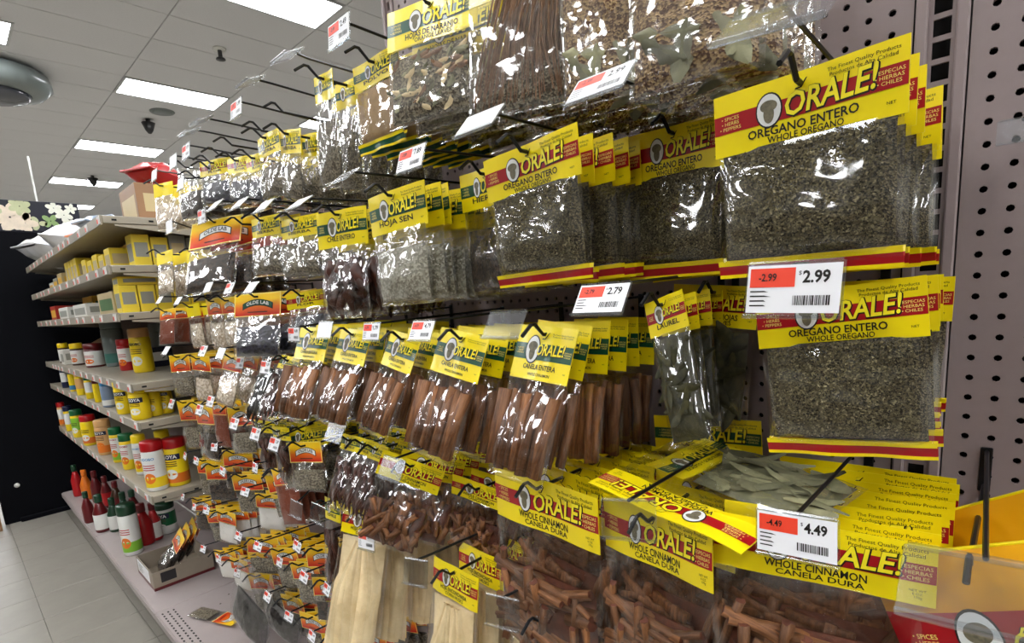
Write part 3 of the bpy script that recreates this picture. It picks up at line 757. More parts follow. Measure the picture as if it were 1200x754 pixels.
# ------------------------------------------------------------------ price holders and hooks
def tag_meshes(style, price, w=0.072, h=0.04):
    key = ('tag', style, price)
    if key in CACHE: return CACHE[key]
    hol = MB().cbox((-w/2-0.002, 0.0, -h-0.004), (w/2+0.002, 0.0016, 0.002), 0.0004).cbox((-w/2-0.002, -0.004, -h-0.005), (w/2+0.002, 0.0016, -h-0.0015), 0.0006)
    hol.tube([(-w/2, 0.001, 0.002), (w/2, 0.001, 0.002)], 0.0022, 6)
    D = {'holder': hol.mesh('tag_holder', CLEAR)}
    if style != 'clear':
        D['card'] = MB().box((-w/2, -0.001, -h), (w/2, -0.0004, 0.0)).mesh('price_card', PAPER)
    if style == 'price':
        p = MB(); y = -0.0013
        grid(p, -w*0.47, w*0.03, -h*0.46, -h*0.06, y, 1, 1, 1)
        put(p, fit('-'+price, w*0.2, h*0.22, 0.02), -w*0.27, -h*0.26, y-0.0004, 0)
        put(p, fit('$', w*0.03, 0), w*0.08, -h*0.18, y, 0); put(p, fit(price, w*0.28, h*0.34, 0.03), w*0.25, -h*0.27, y, 0)
        r = random.Random(len(price)*7+int(float(price)*100)); x = w*0.02
        while x < w*0.40:
            b = r.choice((0.0004, 0.0007, 0.0012)); p.add([(x, y, -h*0.84), (x+b, y, -h*0.84), (x+b, y, -h*0.64), (x, y, -h*0.64)], [(0, 1, 2, 3)], 0); x += b+r.choice((0.0005, 0.0009))
        for k in range(4): p.add([(-w*0.46, y, -h*(0.56+0.1*k)), (-w*r.uniform(0.2, 0.36), y, -h*(0.56+0.1*k)), (-w*0.3, y, -h*(0.53+0.1*k)), (-w*0.46, y, -h*(0.53+0.1*k))], [(0, 1, 2, 3)], 0)
        D['print'] = p.mesh('lettering', [INK, STK_RED])
    CACHE[key] = D
    return D
def hook(x, zr, L, what, tagp=None, style='price', price='2.99', pitch=0.25, roll=0.0, yaw=0.0, scale=1.0, tip=True, tagY=None):
    """double wire hook: product rod with a kinked tip, tag rod above it carrying a price holder"""
    e = empty('peg_hook', (x, 0, zr))
    mb = MB()
    pts = [(0, 0.002, 0.0), (0, -L, 0.004)]
    if tip: pts += [(0, -L-0.018, 0.020), (0, -L-0.026, 0.020), (0, -L-0.046, 0.006)]
    mb.tube(pts, 0.0028, 6)
    link('product_rod', mb.mesh('product_rod', HOOK), e)
    link('back_plate', MB().cbox((-0.006, -0.003, -0.008), (0.006, -0.0005, 0.05), 0.001).mesh('back_plate', HOOK), e)
    if tagp is not None:
        t = at(tagp[0], tagp[1], tagY if tagY is not None else -L-0.045)
        loc = Vector((t.x-x, t.y, t.z-zr+0.018*scale))
        link('tag_rod', MB().tube([(0, 0.002, 0.045), (loc.x*0.9, loc.y*0.9, loc.z*0.95+0.002), tuple(loc+Vector((0, 0.004, 0)))], 0.0024, 6).mesh('tag_rod', HOOK), e)
        D = tag_meshes(style, price)
        Mx = Matrix.Translation(loc) @ Matrix.Rotation(yaw, 4, 'Z') @ Matrix.Rotation(roll, 4, 'Y') @ Matrix.Rotation(-pitch, 4, 'X') @ Matrix.Scale(scale, 4)
        ho = link('tag_holder', D['holder'], e, Mx)
        if 'card' in D: link('price_card', D['card'], ho)
        if 'print' in D: link('lettering', D['print'], ho)
    lab = ('black wire peg hook ' + what)
    tag(e, lab, 'hook', 'black peg hooks'); return e

def frame(TL, TR, BM, w, h, lo=0.75, hi=1.3):
    x = (TR-TL); ww = x.length; x.normalize(); M = (TL+TR)/2; d = M-BM
    z = (d-x*d.dot(x)).normalized(); y = z.cross(x)
    sx = min(hi, max(lo, ww/w)); sz = min(hi, max(lo, d.length/h))
    mw = Matrix.Identity(4)
    for i in range(3):
        mw[i][0] = x[i]*sx; mw[i][1] = y[i]*math.sqrt(sx*sz); mw[i][2] = z[i]*sz; mw[i][3] = M[i]
    return mw, M
SEQ = ['front', 'second', 'third', 'fourth', 'fifth', 'sixth', 'seventh', 'eighth', 'ninth', 'tenth']
def stack(kind, TL, TR, BM, Yt, Yb=None, n=1, dY=0.04, desc='', where='', name='spice_bag', cat='bag', tg=None, level=True, hk=True, jit=1.0, lo=0.75, hi=1.3):
    """bags hung one behind the other on one hook; the front one is placed by its measured corners"""
    Yb = Yt if Yb is None else Yb
    w, h = KIND[kind][:2]
    a = at(*TL, Yt); b = at(*TR, Yt); c = at(*BM, Yb)
    if level and abs(a.z-ZC) > 0.09:
        r_ = ray(*TR); b2 = CAM+r_*((a.z-ZC)/r_.z)
        yb = max(Yt-0.045, min(Yt+0.045, b2.y)); b = at(TR[0], TR[1], yb)
    q = b.y
    while (b-a).length > 1.18*w and q < Yt+0.13:
        q += 0.004; b = at(TR[0], TR[1], q)
    mw, M = frame(a, b, c, w, h, lo, hi)
    rnd = random.Random(int(TL[0]*31+TL[1]))
    group = where
    if n >= 2: n = min(9, max(n, int((abs(M.y)-0.03)/dY)+1))
    thin = min(1.0, dY*0.9/(2*KIND[kind][3]))
    for k in range(n):
        m_ = mw.copy(); y = M.y+dY*k
        if y > -0.02: break
        if k:
            f = k/max(1, n-1)
            # deeper bags hang straighter
            vz = Vector((mw[0][2], mw[1][2], mw[2][2])); s = vz.length
            vx = Vector((mw[0][0], mw[1][0], mw[2][0])); sx = vx.length
            vz = (vz/s).lerp(Vector((0, 0, 1)), min(1, 0.25*k)).normalized()
            vx = (vx/sx).lerp(Vector((1, 0, 0)), min(1, 0.12*k)); vx = (vx-vz*vx.dot(vz)).normalized(); vy = vz.cross(vx)
            sy = Vector((mw[0][1], mw[1][1], mw[2][1])).length
            for i in range(3): m_[i][0] = vx[i]*sx; m_[i][1] = vy[i]*sy*thin; m_[i][2] = vz[i]*s
            m_ = Matrix.Translation((rnd.uniform(-1, 1)*0.006*jit, y, M.z+rnd.uniform(-0.4, 0.4)*0.006*jit)) @ Matrix.Translation((M.x, 0, 0)) @ \
                 Matrix.Rotation(rnd.uniform(-1, 1)*0.07*jit, 4, 'Z') @ Matrix.Rotation(rnd.uniform(-1, 1)*0.05*jit, 4, 'Y') @ m_.to_3x3().to_4x4()
        lab = desc if k == 0 else f'{SEQ[k]} from the front among the {where}'
        make_bag(kind, k % 3 if n > 2 else k % 2, m_, name, lab, cat, where.strip(), front=(k == 0))
    if hk:
        tp = tg or {}
        hook(M.x, M.z-0.014, abs(M.y)+0.012, f'carrying the {where.strip()}', tagp=tp.get('p'), style=tp.get('s', 'price'), price=tp.get('price', '1.79'), pitch=tp.get('pitch', 0.3), roll=tp.get('roll', 0.0), yaw=tp.get('yaw', 0.0), scale=tp.get('k', 0.8), tagY=tp.get('Y'))
    return mw

# ------------------------------------------------------------------ the hanging bags
# --- big foreground stacks on the right
stack('oregano', (838,117), (1068,38), (950,304), -0.30, n=6, dY=0.046, desc='largest bag of dried oregano, red-banded yellow header, beside the slotted post',
      where='upper oregano bags beside the slotted post', name='oregano_bag', tg=dict(p=(917,38), s='clear', pitch=0.9, k=1.15, yaw=0.0, roll=0.08))
stack('oregano', (885,350), (1086,322), (976,520), -0.28, n=4, dY=0.05, desc='bag of whole oregano directly under the red and white 2.99 price tag',
      where='lower oregano bags behind the 2.99 tag', name='oregano_bag', level=False, tg=dict(p=(930,336), price='2.99', k=1.1, pitch=0.12, roll=0.03))
stack('oregano', (568,190), (676,143), (624,322), -0.28, n=5, dY=0.035, desc='oregano bag whose right side shows four more red-banded headers behind it',
      where='middle oregano bags left of the dim oregano bag', name='oregano_bag', tg=dict(p=(570,147), s='blank', pitch=0.75, k=0.95))
stack('oregano', (735,162), (850,130), (794,313), -0.15, n=3, dY=0.045, desc='dim oregano bag set back between the two brighter oregano stacks',
      where='set-back oregano bags between the two brighter stacks', name='oregano_bag', tg=dict(p=(711,105), price='2.99', pitch=0.75, k=1.0, Y=-0.345))
stack('laurel', (790,333), (892,336), (832,492), -0.08, n=1, desc='dark bag of bay leaves deep on its hook left of the 2.99 tag',
      where='dark bay leaf bag', name='bay_leaf_bag', level=False, hk=True)
stack('eucalipto', (768,486), (892,494), (835,640), -0.07, n=1, desc='yellow header with green band low behind the lying leaf bag', where='low green-banded leaf bag', name='leaf_bag', level=False)
stack('whole_cinnamon', (836,600), (1099,638), (962,860), -0.30, n=8, dY=0.034, desc='whole cinnamon bag with the widest yellow header under the 4.49 tag',
      where='whole cinnamon bags behind the 4.49 tag', name='cinnamon_bag', tg=dict(p=(932,625), price='4.49', k=1.0, pitch=0.15, roll=-0.06), jit=0.6)
stack('whole_cinnamon', (704,580), (838,622), (762,820), -0.29, n=4, dY=0.05, desc='whole cinnamon bag partly under the upside-down header',
      where='whole cinnamon bags under the upside-down header', name='cinnamon_bag', tg=dict(p=(735,605), s='clear', k=1.0, pitch=0.3, roll=-0.2))
stack('whole_cinnamon', (576,548), (704,582), (637,770), -0.29, n=4, dY=0.05, desc='whole cinnamon bag hanging below the front long cinnamon stick bag',
      where='whole cinnamon bags below the long stick bags', name='cinnamon_bag')
stack('leafnarrow', (757,356), (797,340), (748,520), -0.2, -0.24, n=3, dY=0.04, desc='narrow dark leaf bag with a small folded red-banded header',
      where='narrow leaf bags left of the dark bay leaf bag', name='bay_leaf_bag', level=False, tg=dict(p=(710,351), price='2.79', k=0.95, pitch=0.6, Y=-0.33))
# --- row of long cinnamon sticks
cin = [((610,380),(678,387),(595,562),-0.27,6,'front bag of long cinnamon sticks, nearest the 2.79 tag','long stick bags nearest the 2.79 tag',dict(p=(596,380),s='clear',pitch=0.55,k=0.95)),
       ((517,383),(574,396),(505,540),-0.27,4,'bag of long cinnamon sticks, second from the right in its row','long stick bags second from the right',dict(p=(498,387),price='4.79',k=0.8,pitch=0.45)),
       ((459,386),(494,397),(450,516),-0.27,4,'bag of long cinnamon sticks under the two red and white tags','long stick bags third from the right',dict(p=(437,388),price='1.79',k=0.75,pitch=0.25)),
       ((400,384),(436,389),(407,502),-0.27,3,'bag of long cinnamon sticks, fourth from the right in its row','long stick bags fourth from the right',dict(p=(383,386),s='blank',k=0.8,pitch=0.3)),
       ((352,383),(388,385),(354,496),-0.27,3,'leftmost bag of long cinnamon sticks, next to the black pods','long stick bags at the left end',dict(p=(345,391),price='4.49',k=0.75,pitch=0.1))]
for TL, TR, BM, Y, n, d, wh, tg in cin:
    stack('canela', TL, TR, BM, Y, Y-0.075, n=n, dY=0.042, desc=d, where=wh, name='cinnamon_stick_bag', level=False, tg=tg)
# --- second row
stack('silver', (431,234), (494,210), (468,357), -0.28, n=7, dY=0.03, desc='silvery leaf bag with green-banded header in front of dark bags', where='crinkled leaf bags with green bands',
      name='leaf_bag', tg=dict(p=(411,212), s='clear', pitch=0.95, k=0.85))
stack('darkherb', (540,207), (600,186), (572,345), -0.2, n=4, dY=0.04, desc='dark herb bag half hidden behind the middle oregano stack', where='dark herb bags beside the middle oregano stack',
      name='herb_bag', tg=dict(p=(485,186), price='7.89', pitch=0.35, k=0.9, Y=-0.33))
stack('chile', (372,252), (426,240), (406,374), -0.28, n=3, dY=0.04, desc='bag of brown dried pods left of the silvery leaf bag', where='brown pod bags left of the silvery bag',
      name='pod_bag', tg=dict(p=(359,242), s='blank', pitch=0.95, k=0.9))
stack('greygreen', (328,259), (373,249), (352,326), -0.27, n=3, dY=0.05, desc='grey herb bag with green band, next to the brown pod bag', where='grey herb bags next to the brown pods',
      name='herb_bag', tg=dict(p=(316,244), s='blank', pitch=0.8, k=0.9))
stack('greygreen', (293,258), (327,250), (313,324), -0.27, n=3, dY=0.05, desc='grey herb bag with green band, next to the orange header', where='grey herb bags next to the orange header',
      name='herb_bag', tg=dict(p=(287,241), s='blank', pitch=0.8, k=0.9))
stack('orange_dark', (226,264), (284,250), (266,336), -0.27, n=3, dY=0.05, desc='dark dried fruit bag under the big orange header of the second row', where='orange-headed bags of the second row',
      name='dried_fruit_bag', tg=dict(p=(237,253), s='price', price='1.99', pitch=0.1, k=0.9))
stack('pale_small', (220,296), (246,292), (237,340), -0.28, n=2, dY=0.05, desc='crinkled bag with a plain yellow header left of the big orange header', where='plain yellow-headed bags left of the orange header',
      name='spice_bag', level=False)
stack('pale_small', (184,298), (202,292), (201,343), -0.28, n=3, dY=0.05, desc='pale spice bag with yellow header at the left end of the second row', where='pale spice bags ending the second row',
      name='spice_bag', tg=dict(p=(199,265), s='blank', pitch=0.1, k=0.9), level=False)
# --- top row
stack('naranjo', (455,17), (560,-25), (516,138), -0.28, n=4, dY=0.05, desc='orange leaf bag with green-banded header at the top, left of the dry stems', where='orange leaf bags in the top row', name='leaf_bag')
stack('stems', (548,-46), (682,-100), (626,128), -0.28, n=3, dY=0.05, desc='bag of thin brown dry stems in the top row', where='dry stem bags in the top row', name='stem_bag')
stack('flowers', (668,-60), (740,-90), (704,112), -0.27, n=3, dY=0.05, desc='narrow bag of brown dried flowers in the top row', where='narrow dried flower bags in the top row', name='flower_bag')
stack('flowers', (735,-85), (905,-165), (818,88), -0.28, n=5, dY=0.04, desc='wide bag of dried flowers and leaves nearest the bare pegboard', where='wide dried flower bags near the bare pegboard', name='flower_bag')
stack('tanflat', (413,81), (466,50), (432,168), -0.27, n=6, dY=0.03, desc='flat tan powder bag with green-banded header left of the orange leaf bag', where='flat tan powder bags in the top row', name='powder_bag',
      tg=dict(p=(398,36), price='2.49', pitch=0.1, k=0.95))
stack('greygreen', (386,106), (418,92), (405,180), -0.16, n=2, dY=0.05, desc='green-banded herb bag behind the long wrinkled bag', where='herb bags behind the long wrinkled bag', name='herb_bag', level=False, tg=dict(p=(347,73), s='clear', pitch=1.1, k=0.9, Y=-0.32))
stack('longherb', (367,92), (391,80), (390,222), -0.29, n=2, dY=0.05, desc='long wrinkled herb bag with crumpled header at the end of the top row', where='long wrinkled herb bags', name='herb_bag', level=False)
stack('greygreen', (326,154), (352,150), (350,234), -0.27, n=2, dY=0.05, desc='grey herb bag in the top row, right one of the pair', where='right-hand grey herb bags of the top row', name='herb_bag', level=False)
stack('greygreen', (300,164), (326,149), (318,234), -0.28, n=3, dY=0.05, desc='grey herb bag in the top row with tilted yellow header', where='tilted-header grey herb bags of the top row', name='herb_bag', level=False)
for i, (TL, TR, BM) in enumerate((((292,184),(307,178),(303,240)), ((267,187),(294,181),(283,240)), ((235,191),(269,183),(253,241)))):
    o_ = ('right', 'middle', 'left')[i]
    stack('redherb', TL, TR, BM, -0.27, n=3, dY=0.05, desc=f'{o_} one of three blue-black dried fruit bags with red-banded headers', where=f'{o_} red-banded dried fruit bags of the top row', name='dried_fruit_bag', level=False)
stack('foil', (207,197), (237,188), (226,258), -0.27, n=2, dY=0.05, desc='crumpled clear bag without header left of the red-banded headers', where='crumpled clear bags of the top row', name='spice_bag', level=False, tg=dict(p=(213,215), s='blank', pitch=0.2, k=0.8))
stack('pale_small', (180,217), (202,212), (193,270), -0.28, n=2, dY=0.05, desc='pale spice bag at the far left end of the top row', where='pale spice bags ending the top row', name='spice_bag', level=False, tg=dict(p=(182,205), s='blank', pitch=0.2, k=0.8))
# --- third row, left part
stack('orange_blue', (276,346), (330,341), (306,420), -0.28, n=2, dY=0.05, desc='dark dried fruit bag under an orange header with a green ribbon', where='green-ribbon orange-headed bags', name='dried_fruit_bag', level=False, tg=dict(p=(299,338), s='blank', pitch=0.7, k=0.8))
stack('redherb', (336,346), (379,338), (357,398), -0.22, n=2, dY=0.05, desc='clear bag with red-banded header above the leftmost cinnamon sticks', where='red-banded bags above the leftmost cinnamon sticks', name='spice_bag', level=False)
stack('orange_pale', (259,350), (277,347), (270,405), -0.27, n=2, dY=0.05, desc='pale bag with orange header touching the green-ribbon header', where='orange-headed bags next to the green ribbon', name='spice_bag', level=False, tg=dict(p=(272,338), price='1.29', pitch=0.5, k=0.75))
stack('orange_pale', (242,351), (260,348), (252,406), -0.27, n=2, dY=0.05, desc='pale bag with orange header, second left of the green ribbon', where='orange-headed bags second left of the green ribbon', name='spice_bag', level=False, tg=dict(p=(247,337), s='blank', pitch=0.5, k=0.75))
stack('pale_small', (218,358), (233,355), (226,406), -0.27, n=2, dY=0.05, desc='star-wrinkled bag with yellow header in the third row', where='star-wrinkled bags of the third row', name='spice_bag', level=False, tg=dict(p=(212,353), s='blank', pitch=0.6, k=0.7))
stack('orange_ground', (187,364), (206,361), (203,402), -0.27, n=3, dY=0.05, desc='tan powder bag at the left end of the third row', where='tan powder bags ending the third row', name='powder_bag', level=False, tg=dict(p=(190,352), s='blank', pitch=0.6, k=0.7))
stack('blackpod', (318,404), (345,409), (276,482), -0.22, -0.33, n=3, dY=0.05, desc='bag of long black pods slanting out beside the brown pods', where='black pod bags of the third row', name='pod_bag', level=False, tg=dict(p=(283,425), price='1.59', pitch=0.3, k=0.8))
stack('podlong', (330,416), (352,420), (314,488), -0.25, -0.33, n=3, dY=0.04, desc='slanting bag of long brown pods right of the black pods', where='brown pod bags of the third row', name='pod_bag', level=False, tg=dict(p=(313,430), price='1.59', pitch=0.3, k=0.8))
stack('orange_pale', (265,414), (286,418), (262,476), -0.26, -0.31, n=2, dY=0.05, desc='silvery slanting bag with orange header left of the black pods', where='silvery slanting bags left of the black pods', name='spice_bag', level=False, tg=dict(p=(262,414), s='blank', pitch=0.5, k=0.8))
stack('orange_pale', (224,416), (244,418), (232,466), -0.27, n=3, dY=0.05, desc='pink spice bag with orange header in the fourth row', where='pink spice bags of the fourth row', name='spice_bag', level=False, tg=dict(p=(241,411), price='1.29', pitch=0.5, k=0.8))
stack('orange_grey', (198,417), (222,414), (209,463), -0.27, n=3, dY=0.05, desc='clear spice bag with orange header at the left end of the fourth row', where='clear spice bags ending the fourth row', name='spice_bag', level=False, tg=dict(p=(198,411), s='blank', pitch=0.6, k=0.8))
# --- fourth row
for kd, TL, TR, BM, nm, d, wh, tp in (
    ('orange_grey', (207,470), (228,468), (214,518), 'spice_bag', 'clear spice bag with orange header above the red capped shakers', 'orange-headed bags above the red capped shakers', (203,473)),
    ('orange_dark', (228,472), (246,472), (235,526), 'spice_bag', 'dark spice bag with orange header, second from the left under the pink bags', 'second orange-headed bags under the pink bags', (236,480)),
    ('orange_ground', (246,470), (263,470), (256,522), 'powder_bag', 'tan ground spice bag right below the silvery slanting bag', 'tan ground spice bags below the silvery bag', (249,470)),
    ('orange_grey', (266,478), (294,474), (283,532), 'spice_bag', 'grey spice bag with orange header below the black pods', 'orange-headed bags below the black pods', (277,496)),
    ('podlong', (297,492), (318,494), (300,545), 'pod_bag', 'dark narrow bag behind the middle of three white price tags', 'dark narrow bags behind three white tags', (302,508)),
    ('podlong', (318,500), (338,502), (320,556), 'pod_bag', 'dark narrow bag behind the lowest of three white price tags', 'dark narrow bags at the lowest white tag', (324,520))):
    stack(kd, TL, TR, BM, -0.27, n=3, dY=0.05, desc=d, where=wh, name=nm, level=False, tg=dict(p=tp, price='1.29', pitch=0.4, k=0.8))
stack('greygreen', (334,505), (384,497), (370,570), -0.24, n=2, dY=0.05, desc='grey herb bag with green band behind the orange header pair', where='green-banded bags behind the orange pair', name='herb_bag', level=False)
stack('orange_grey', (338,519), (377,517), (362,577), -0.28, n=1, desc='grey herb bag with bright orange header under the leftmost long sticks', where='bright orange-headed bag under the long sticks', name='herb_bag', level=False, tg=dict(p=(396,506), s='clear', pitch=0.5, k=0.9))
for i, (TL, TR, BM) in enumerate((((402,508), (424,513), (394,588)), ((420,512), (440,518), (412,600)), ((436,518), (454,524), (428,596)))):
    o_ = ('left', 'middle', 'right')[i]
    stack('podlong', TL, TR, BM, -0.24, -0.30, n=2, dY=0.05, desc=f'{o_} one of three long dark pod bags below the cinnamon sticks', where=f'{o_} long dark pod bags', name='pod_bag', level=False)
stack('bark', (449,527), (522,553), (482,648), -0.28, n=3, dY=0.05, desc='bag of reddish cinnamon bark above the corn husks', where='reddish bark bags above the corn husks', name='cinnamon_bag', tg=dict(p=(463,548), s='clear', pitch=0.5, k=1.0), level=False)
stack('bark', (530,556), (596,578), (557,650), -0.2, n=3, dY=0.05, desc='second cinnamon bark bag, in shade right of the first', where='shaded cinnamon bark bags', name='cinnamon_bag', level=False)
# --- fifth row: corn husks and pods
stack('husk', (402,592), (462,605), (434,775), -0.28, -0.33, n=2, dY=0.07, desc='pale corn husk bag left of the other husk bags', where='left corn husk bags', name='corn_husk_bag', level=False, tg=dict(p=(430,632), price='3.99', pitch=0.2, k=0.9, roll=-0.15), lo=0.9)
stack('husk', (507,652), (562,678), (505,850), -0.29, -0.34, n=2, dY=0.07, desc='corn husk bag in the middle with a slanted red-banded header', where='middle corn husk bags', name='corn_husk_bag', level=False, tg=dict(p=(488,668), s='clear', pitch=0.3, k=1.0, roll=-0.2), lo=0.9)
stack('husk', (612,700), (668,738), (590,900), -0.29, -0.34, n=2, dY=0.07, desc='corn husk bag cut by the lower edge, rightmost of the husks', where='right corn husk bags', name='corn_husk_bag', level=False, tg=dict(p=(589,714), s='clear', pitch=0.3, k=1.0, roll=-0.2), lo=0.9)
stack('podlong', (380,582), (398,588), (376,690), -0.25, -0.28, n=3, dY=0.05, desc='long dark pod bag with folded yellow header left of the corn husks', where='pod bags left of the corn husks', name='pod_bag', level=False, tg=dict(p=(374,601), s='clear', pitch=0.3, k=0.95))
stack('orange_ground', (317,550), (345,546), (332,614), -0.28, n=6, dY=0.025, desc='brown ground spice packet with orange header beside a clear tag', where='brown ground spice packets', name='spice_packet', cat='packet', level=False, tg=dict(p=(348,596), s='clear', pitch=0.2, k=0.9))
# --- small packets, lower left
small = [('orange_seed', (300,548), 'yellow packets behind the brown ground ones', 5), ('orange_small', (252,524), 'packets left of the dark narrow bags', 4), ('orange_seed', (304,640), 'packets left of the clear lower tags', 5), ('orange_small', (350,640), 'packets under the brown ground ones', 5),
         ('orange_small', (231,540), 'dark small packets above the lowest raised shelf', 4), ('orange_seed', (218,534), 'small packets beside the red capped shakers', 4),
         ('orange_seed', (262,552), 'small packets under the frosted tag', 5),
         ('orange_white', (289,576), 'white small packets under the brown ones', 5), ('orange_small', (215,582), 'small packets at the end of the lowest raised shelf', 2),
         ('orange_seed', (229,594), 'small packets over the cardboard tray', 4), ('orange_white', (243,598), 'white small packets over the cardboard tray', 5),
         ('orange_seed', (281,628), 'small packets right of the white ones', 5), ('orange_seed', (329,658), 'grey seed packets in the lower middle', 6),
         ('orange_small', (358,676), 'dark packets left of the corn husks', 6), ('orange_seed', (385,690), 'seed packets beside the corn husks', 5),
         ('orange_small', (315,699), 'packets above the black fruit bag', 4), ('orange_white', (257,655), 'white small packets above the bare deck', 6),
         ('orange_white', (239,643), 'white small packets beside the cardboard tray', 4), ('orange_seed', (279,671), 'packets above the fallen yellow packet', 4),
         ('orange_seed', (340,722), 'packets at the bottom right of the black bag', 5), ('orange_small', (367,745), 'packets cut by the lower edge', 5), ('orange_seed', (403,740), 'packets under the left corn husks', 5)]
for kd, (px, py), wh, n in small:
    t = at(px, py, -0.30); w, h = KIND[kd][:2]
    rnd = random.Random(px*7+py)
    x, z = t.x+rnd.uniform(-0.01, 0.02), t.z-0.03
    e0 = None
    for k in range(n):
        y = -0.235+0.032*k
        M_ = Matrix.Translation((x+rnd.uniform(-1, 1)*0.004, y, z)) @ Matrix.Rotation(rnd.uniform(0.2, 0.75), 4, 'Z') @ Matrix.Rotation(rnd.uniform(-0.12, 0.12), 4, 'Y') @ Matrix.Rotation(rnd.uniform(0.0, 0.15), 4, 'X')
        make_bag(kd, k % 2, M_, 'spice_packet', f'{SEQ[k]} of the {wh}' if k else f'front one of the {wh}', 'packet', wh, front=(k == 0))
    hook(x, z-0.010, 0.25, f'carrying the {wh}', tagp=(px, py), price=rnd.choice(('0.99', '1.29', '1.49')), pitch=rnd.uniform(0.2, 0.45), roll=rnd.uniform(-0.1, 0.1), yaw=rnd.uniform(-0.15, 0.15), scale=0.62)
# --- empty hooks of the top row
for i, (px, py, s) in enumerate(((258,243,'blank'), (303,103,'clear'), (278,127,'price'), (245,147,'clear'), (231,160,'clear'), (219,177,'price'), (204,189,'blank'))):
    t = at(px, py, -0.32)
    hook(t.x, t.z-0.045, 0.27, ('bare, between the orange header and the green-banded herb bags', 'bare, at the right end of the empty top hooks', 'bare, holding the red and white tag against the ceiling', 'bare, third of the empty top hooks',
        'bare, fourth of the empty top hooks', 'bare, holding the white tag above the red-banded headers', 'bare, at the left end of the empty top hooks')[i], tagp=(px, py), style=s, price='1.99', pitch=(1.15 if s == 'clear' else 0.8 if i == 0 else 0.15), scale=0.9)

# ------------------------------------------------------------------ bags lying on top of the hanging ones
def lay(kind, var, P0, P1, wdir, name, label, cat='bag', s=1.0):
    """bag lying from header top middle P0 to bottom middle P1, width axis roughly wdir"""
    z = (P0-P1).normalized(); x = (wdir-z*wdir.dot(z)).normalized(); y = z.cross(x)
    mw = Matrix.Identity(4); k = (P0-P1).length/KIND[kind][1]
    for i in range(3): mw[i][0] = x[i]*s; mw[i][1] = y[i]*s; mw[i][2] = z[i]*k; mw[i][3] = P0[i]
    return make_bag(kind, var, mw, name, label, cat, None)
lay('eucalipto', 1, at(792,530,-0.16), at(985,598,-0.22), Vector((0.1,1,0.16)), 'leaf_bag', 'clear bag of grey-green leaves lying flat behind the 4.49 tag', s=0.85)
a_, b_ = at(876,641,-0.335), at(681,572,-0.335)
lay('empty_cinnamon', 1, (a_+b_)/2, (a_+b_)/2+Vector((0.03, 0.20, 0.02)), (b_-a_), 'cinnamon_bag', 'upside-down cinnamon bag lying across the whole cinnamon headers', s=(a_-b_).length/0.21)

# foil pouches at the right edge
def foil_pouch(TL, TR, BM, Y, label, var):
    w, h, T = 0.2, 0.26, 0.03
    mw, M = frame(at(*TL, Y), at(*TR, Y), at(*BM, Y), w, h, 0.6, 1.5)
    e = empty('foil_pouch', mw)
    link('pouch_body', pillow(w, 0.0, -h, T, 40+var, 26, 32, 0.009, 1.0, 0.0, nsc=16).mesh('pouch_body', ORANGE_DK, True), e)
    link('top_seal', MB().cbox((-w/2, -0.0025, -0.012), (w/2, 0.0025, 0.002), 0.0008).mesh('top_seal', YEL), e)
    f = lambda x, z: -(T*((1-abs(2*x/w)**3.2)**0.6)*prof(-z/h))-0.0085
    b = MB(); grid(b, -w*0.47, w*0.47, -0.125, -0.058, 0, 0, 16, 6); b.v = [(x, f(x, z), z) for x, y, z in b.v]
    bo = link('printed_band', b.mesh('printed_band', RED, True), e)
    t = MB(); oval(t, -0.01, -0.084, 0.021, 0.03, -0.0012, 0); oval(t, -0.01, -0.084, 0.019, 0.027, -0.0018, 2); oval(t, -0.01, -0.078, 0.013, 0.011, -0.0024, 3); oval(t, -0.01, -0.094, 0.008, 0.012, -0.0024, 3)
    put(t, fit('ÓRALE!', 0.075, 0.05, 0.05, 0.2), 0.052, -0.09, -0.0014, 0); put(t, fit('ÓRALE!', 0.072, 0.048, 0.02, 0.2), 0.052, -0.089, -0.0020, 1)
    put(t, fit('• SPICES\n• HERBS\n• PEPPERS', 0.03, 0), -0.062, -0.09, -0.0014, 4)
    t.v = [(x, y+f(x, z), z) for x, y, z in t.v]
    link('lettering', t.mesh('lettering', [INK, LETY, WHT, GREYOL, PALE]), bo)
    tag(e, label, 'pouch', 'orange foil pouches at the right edge'); return M
foil_pouch((1088,606), (1262,560), (1170,820), -0.12, 'orange foil pouch at the back of the pair at the right edge', 1)
M_ = foil_pouch((1010,655), (1262,630), (1130,900), -0.25, 'orange foil pouch with a red band in front at the right edge', 2)
hook(M_.x+0.01, M_.z-0.012, 0.26, 'carrying the orange foil pouches', tagp=(1152,692), style='clear', pitch=0.95, roll=-0.05, scale=1.5)
t_ = at(1196,150,-0.05)
hook(t_.x+0.02, t_.z-0.05, 0.02, 'on the bare pegboard at the right edge', tagp=(1199,150), style='clear', pitch=0.1, scale=0.55, tip=False)

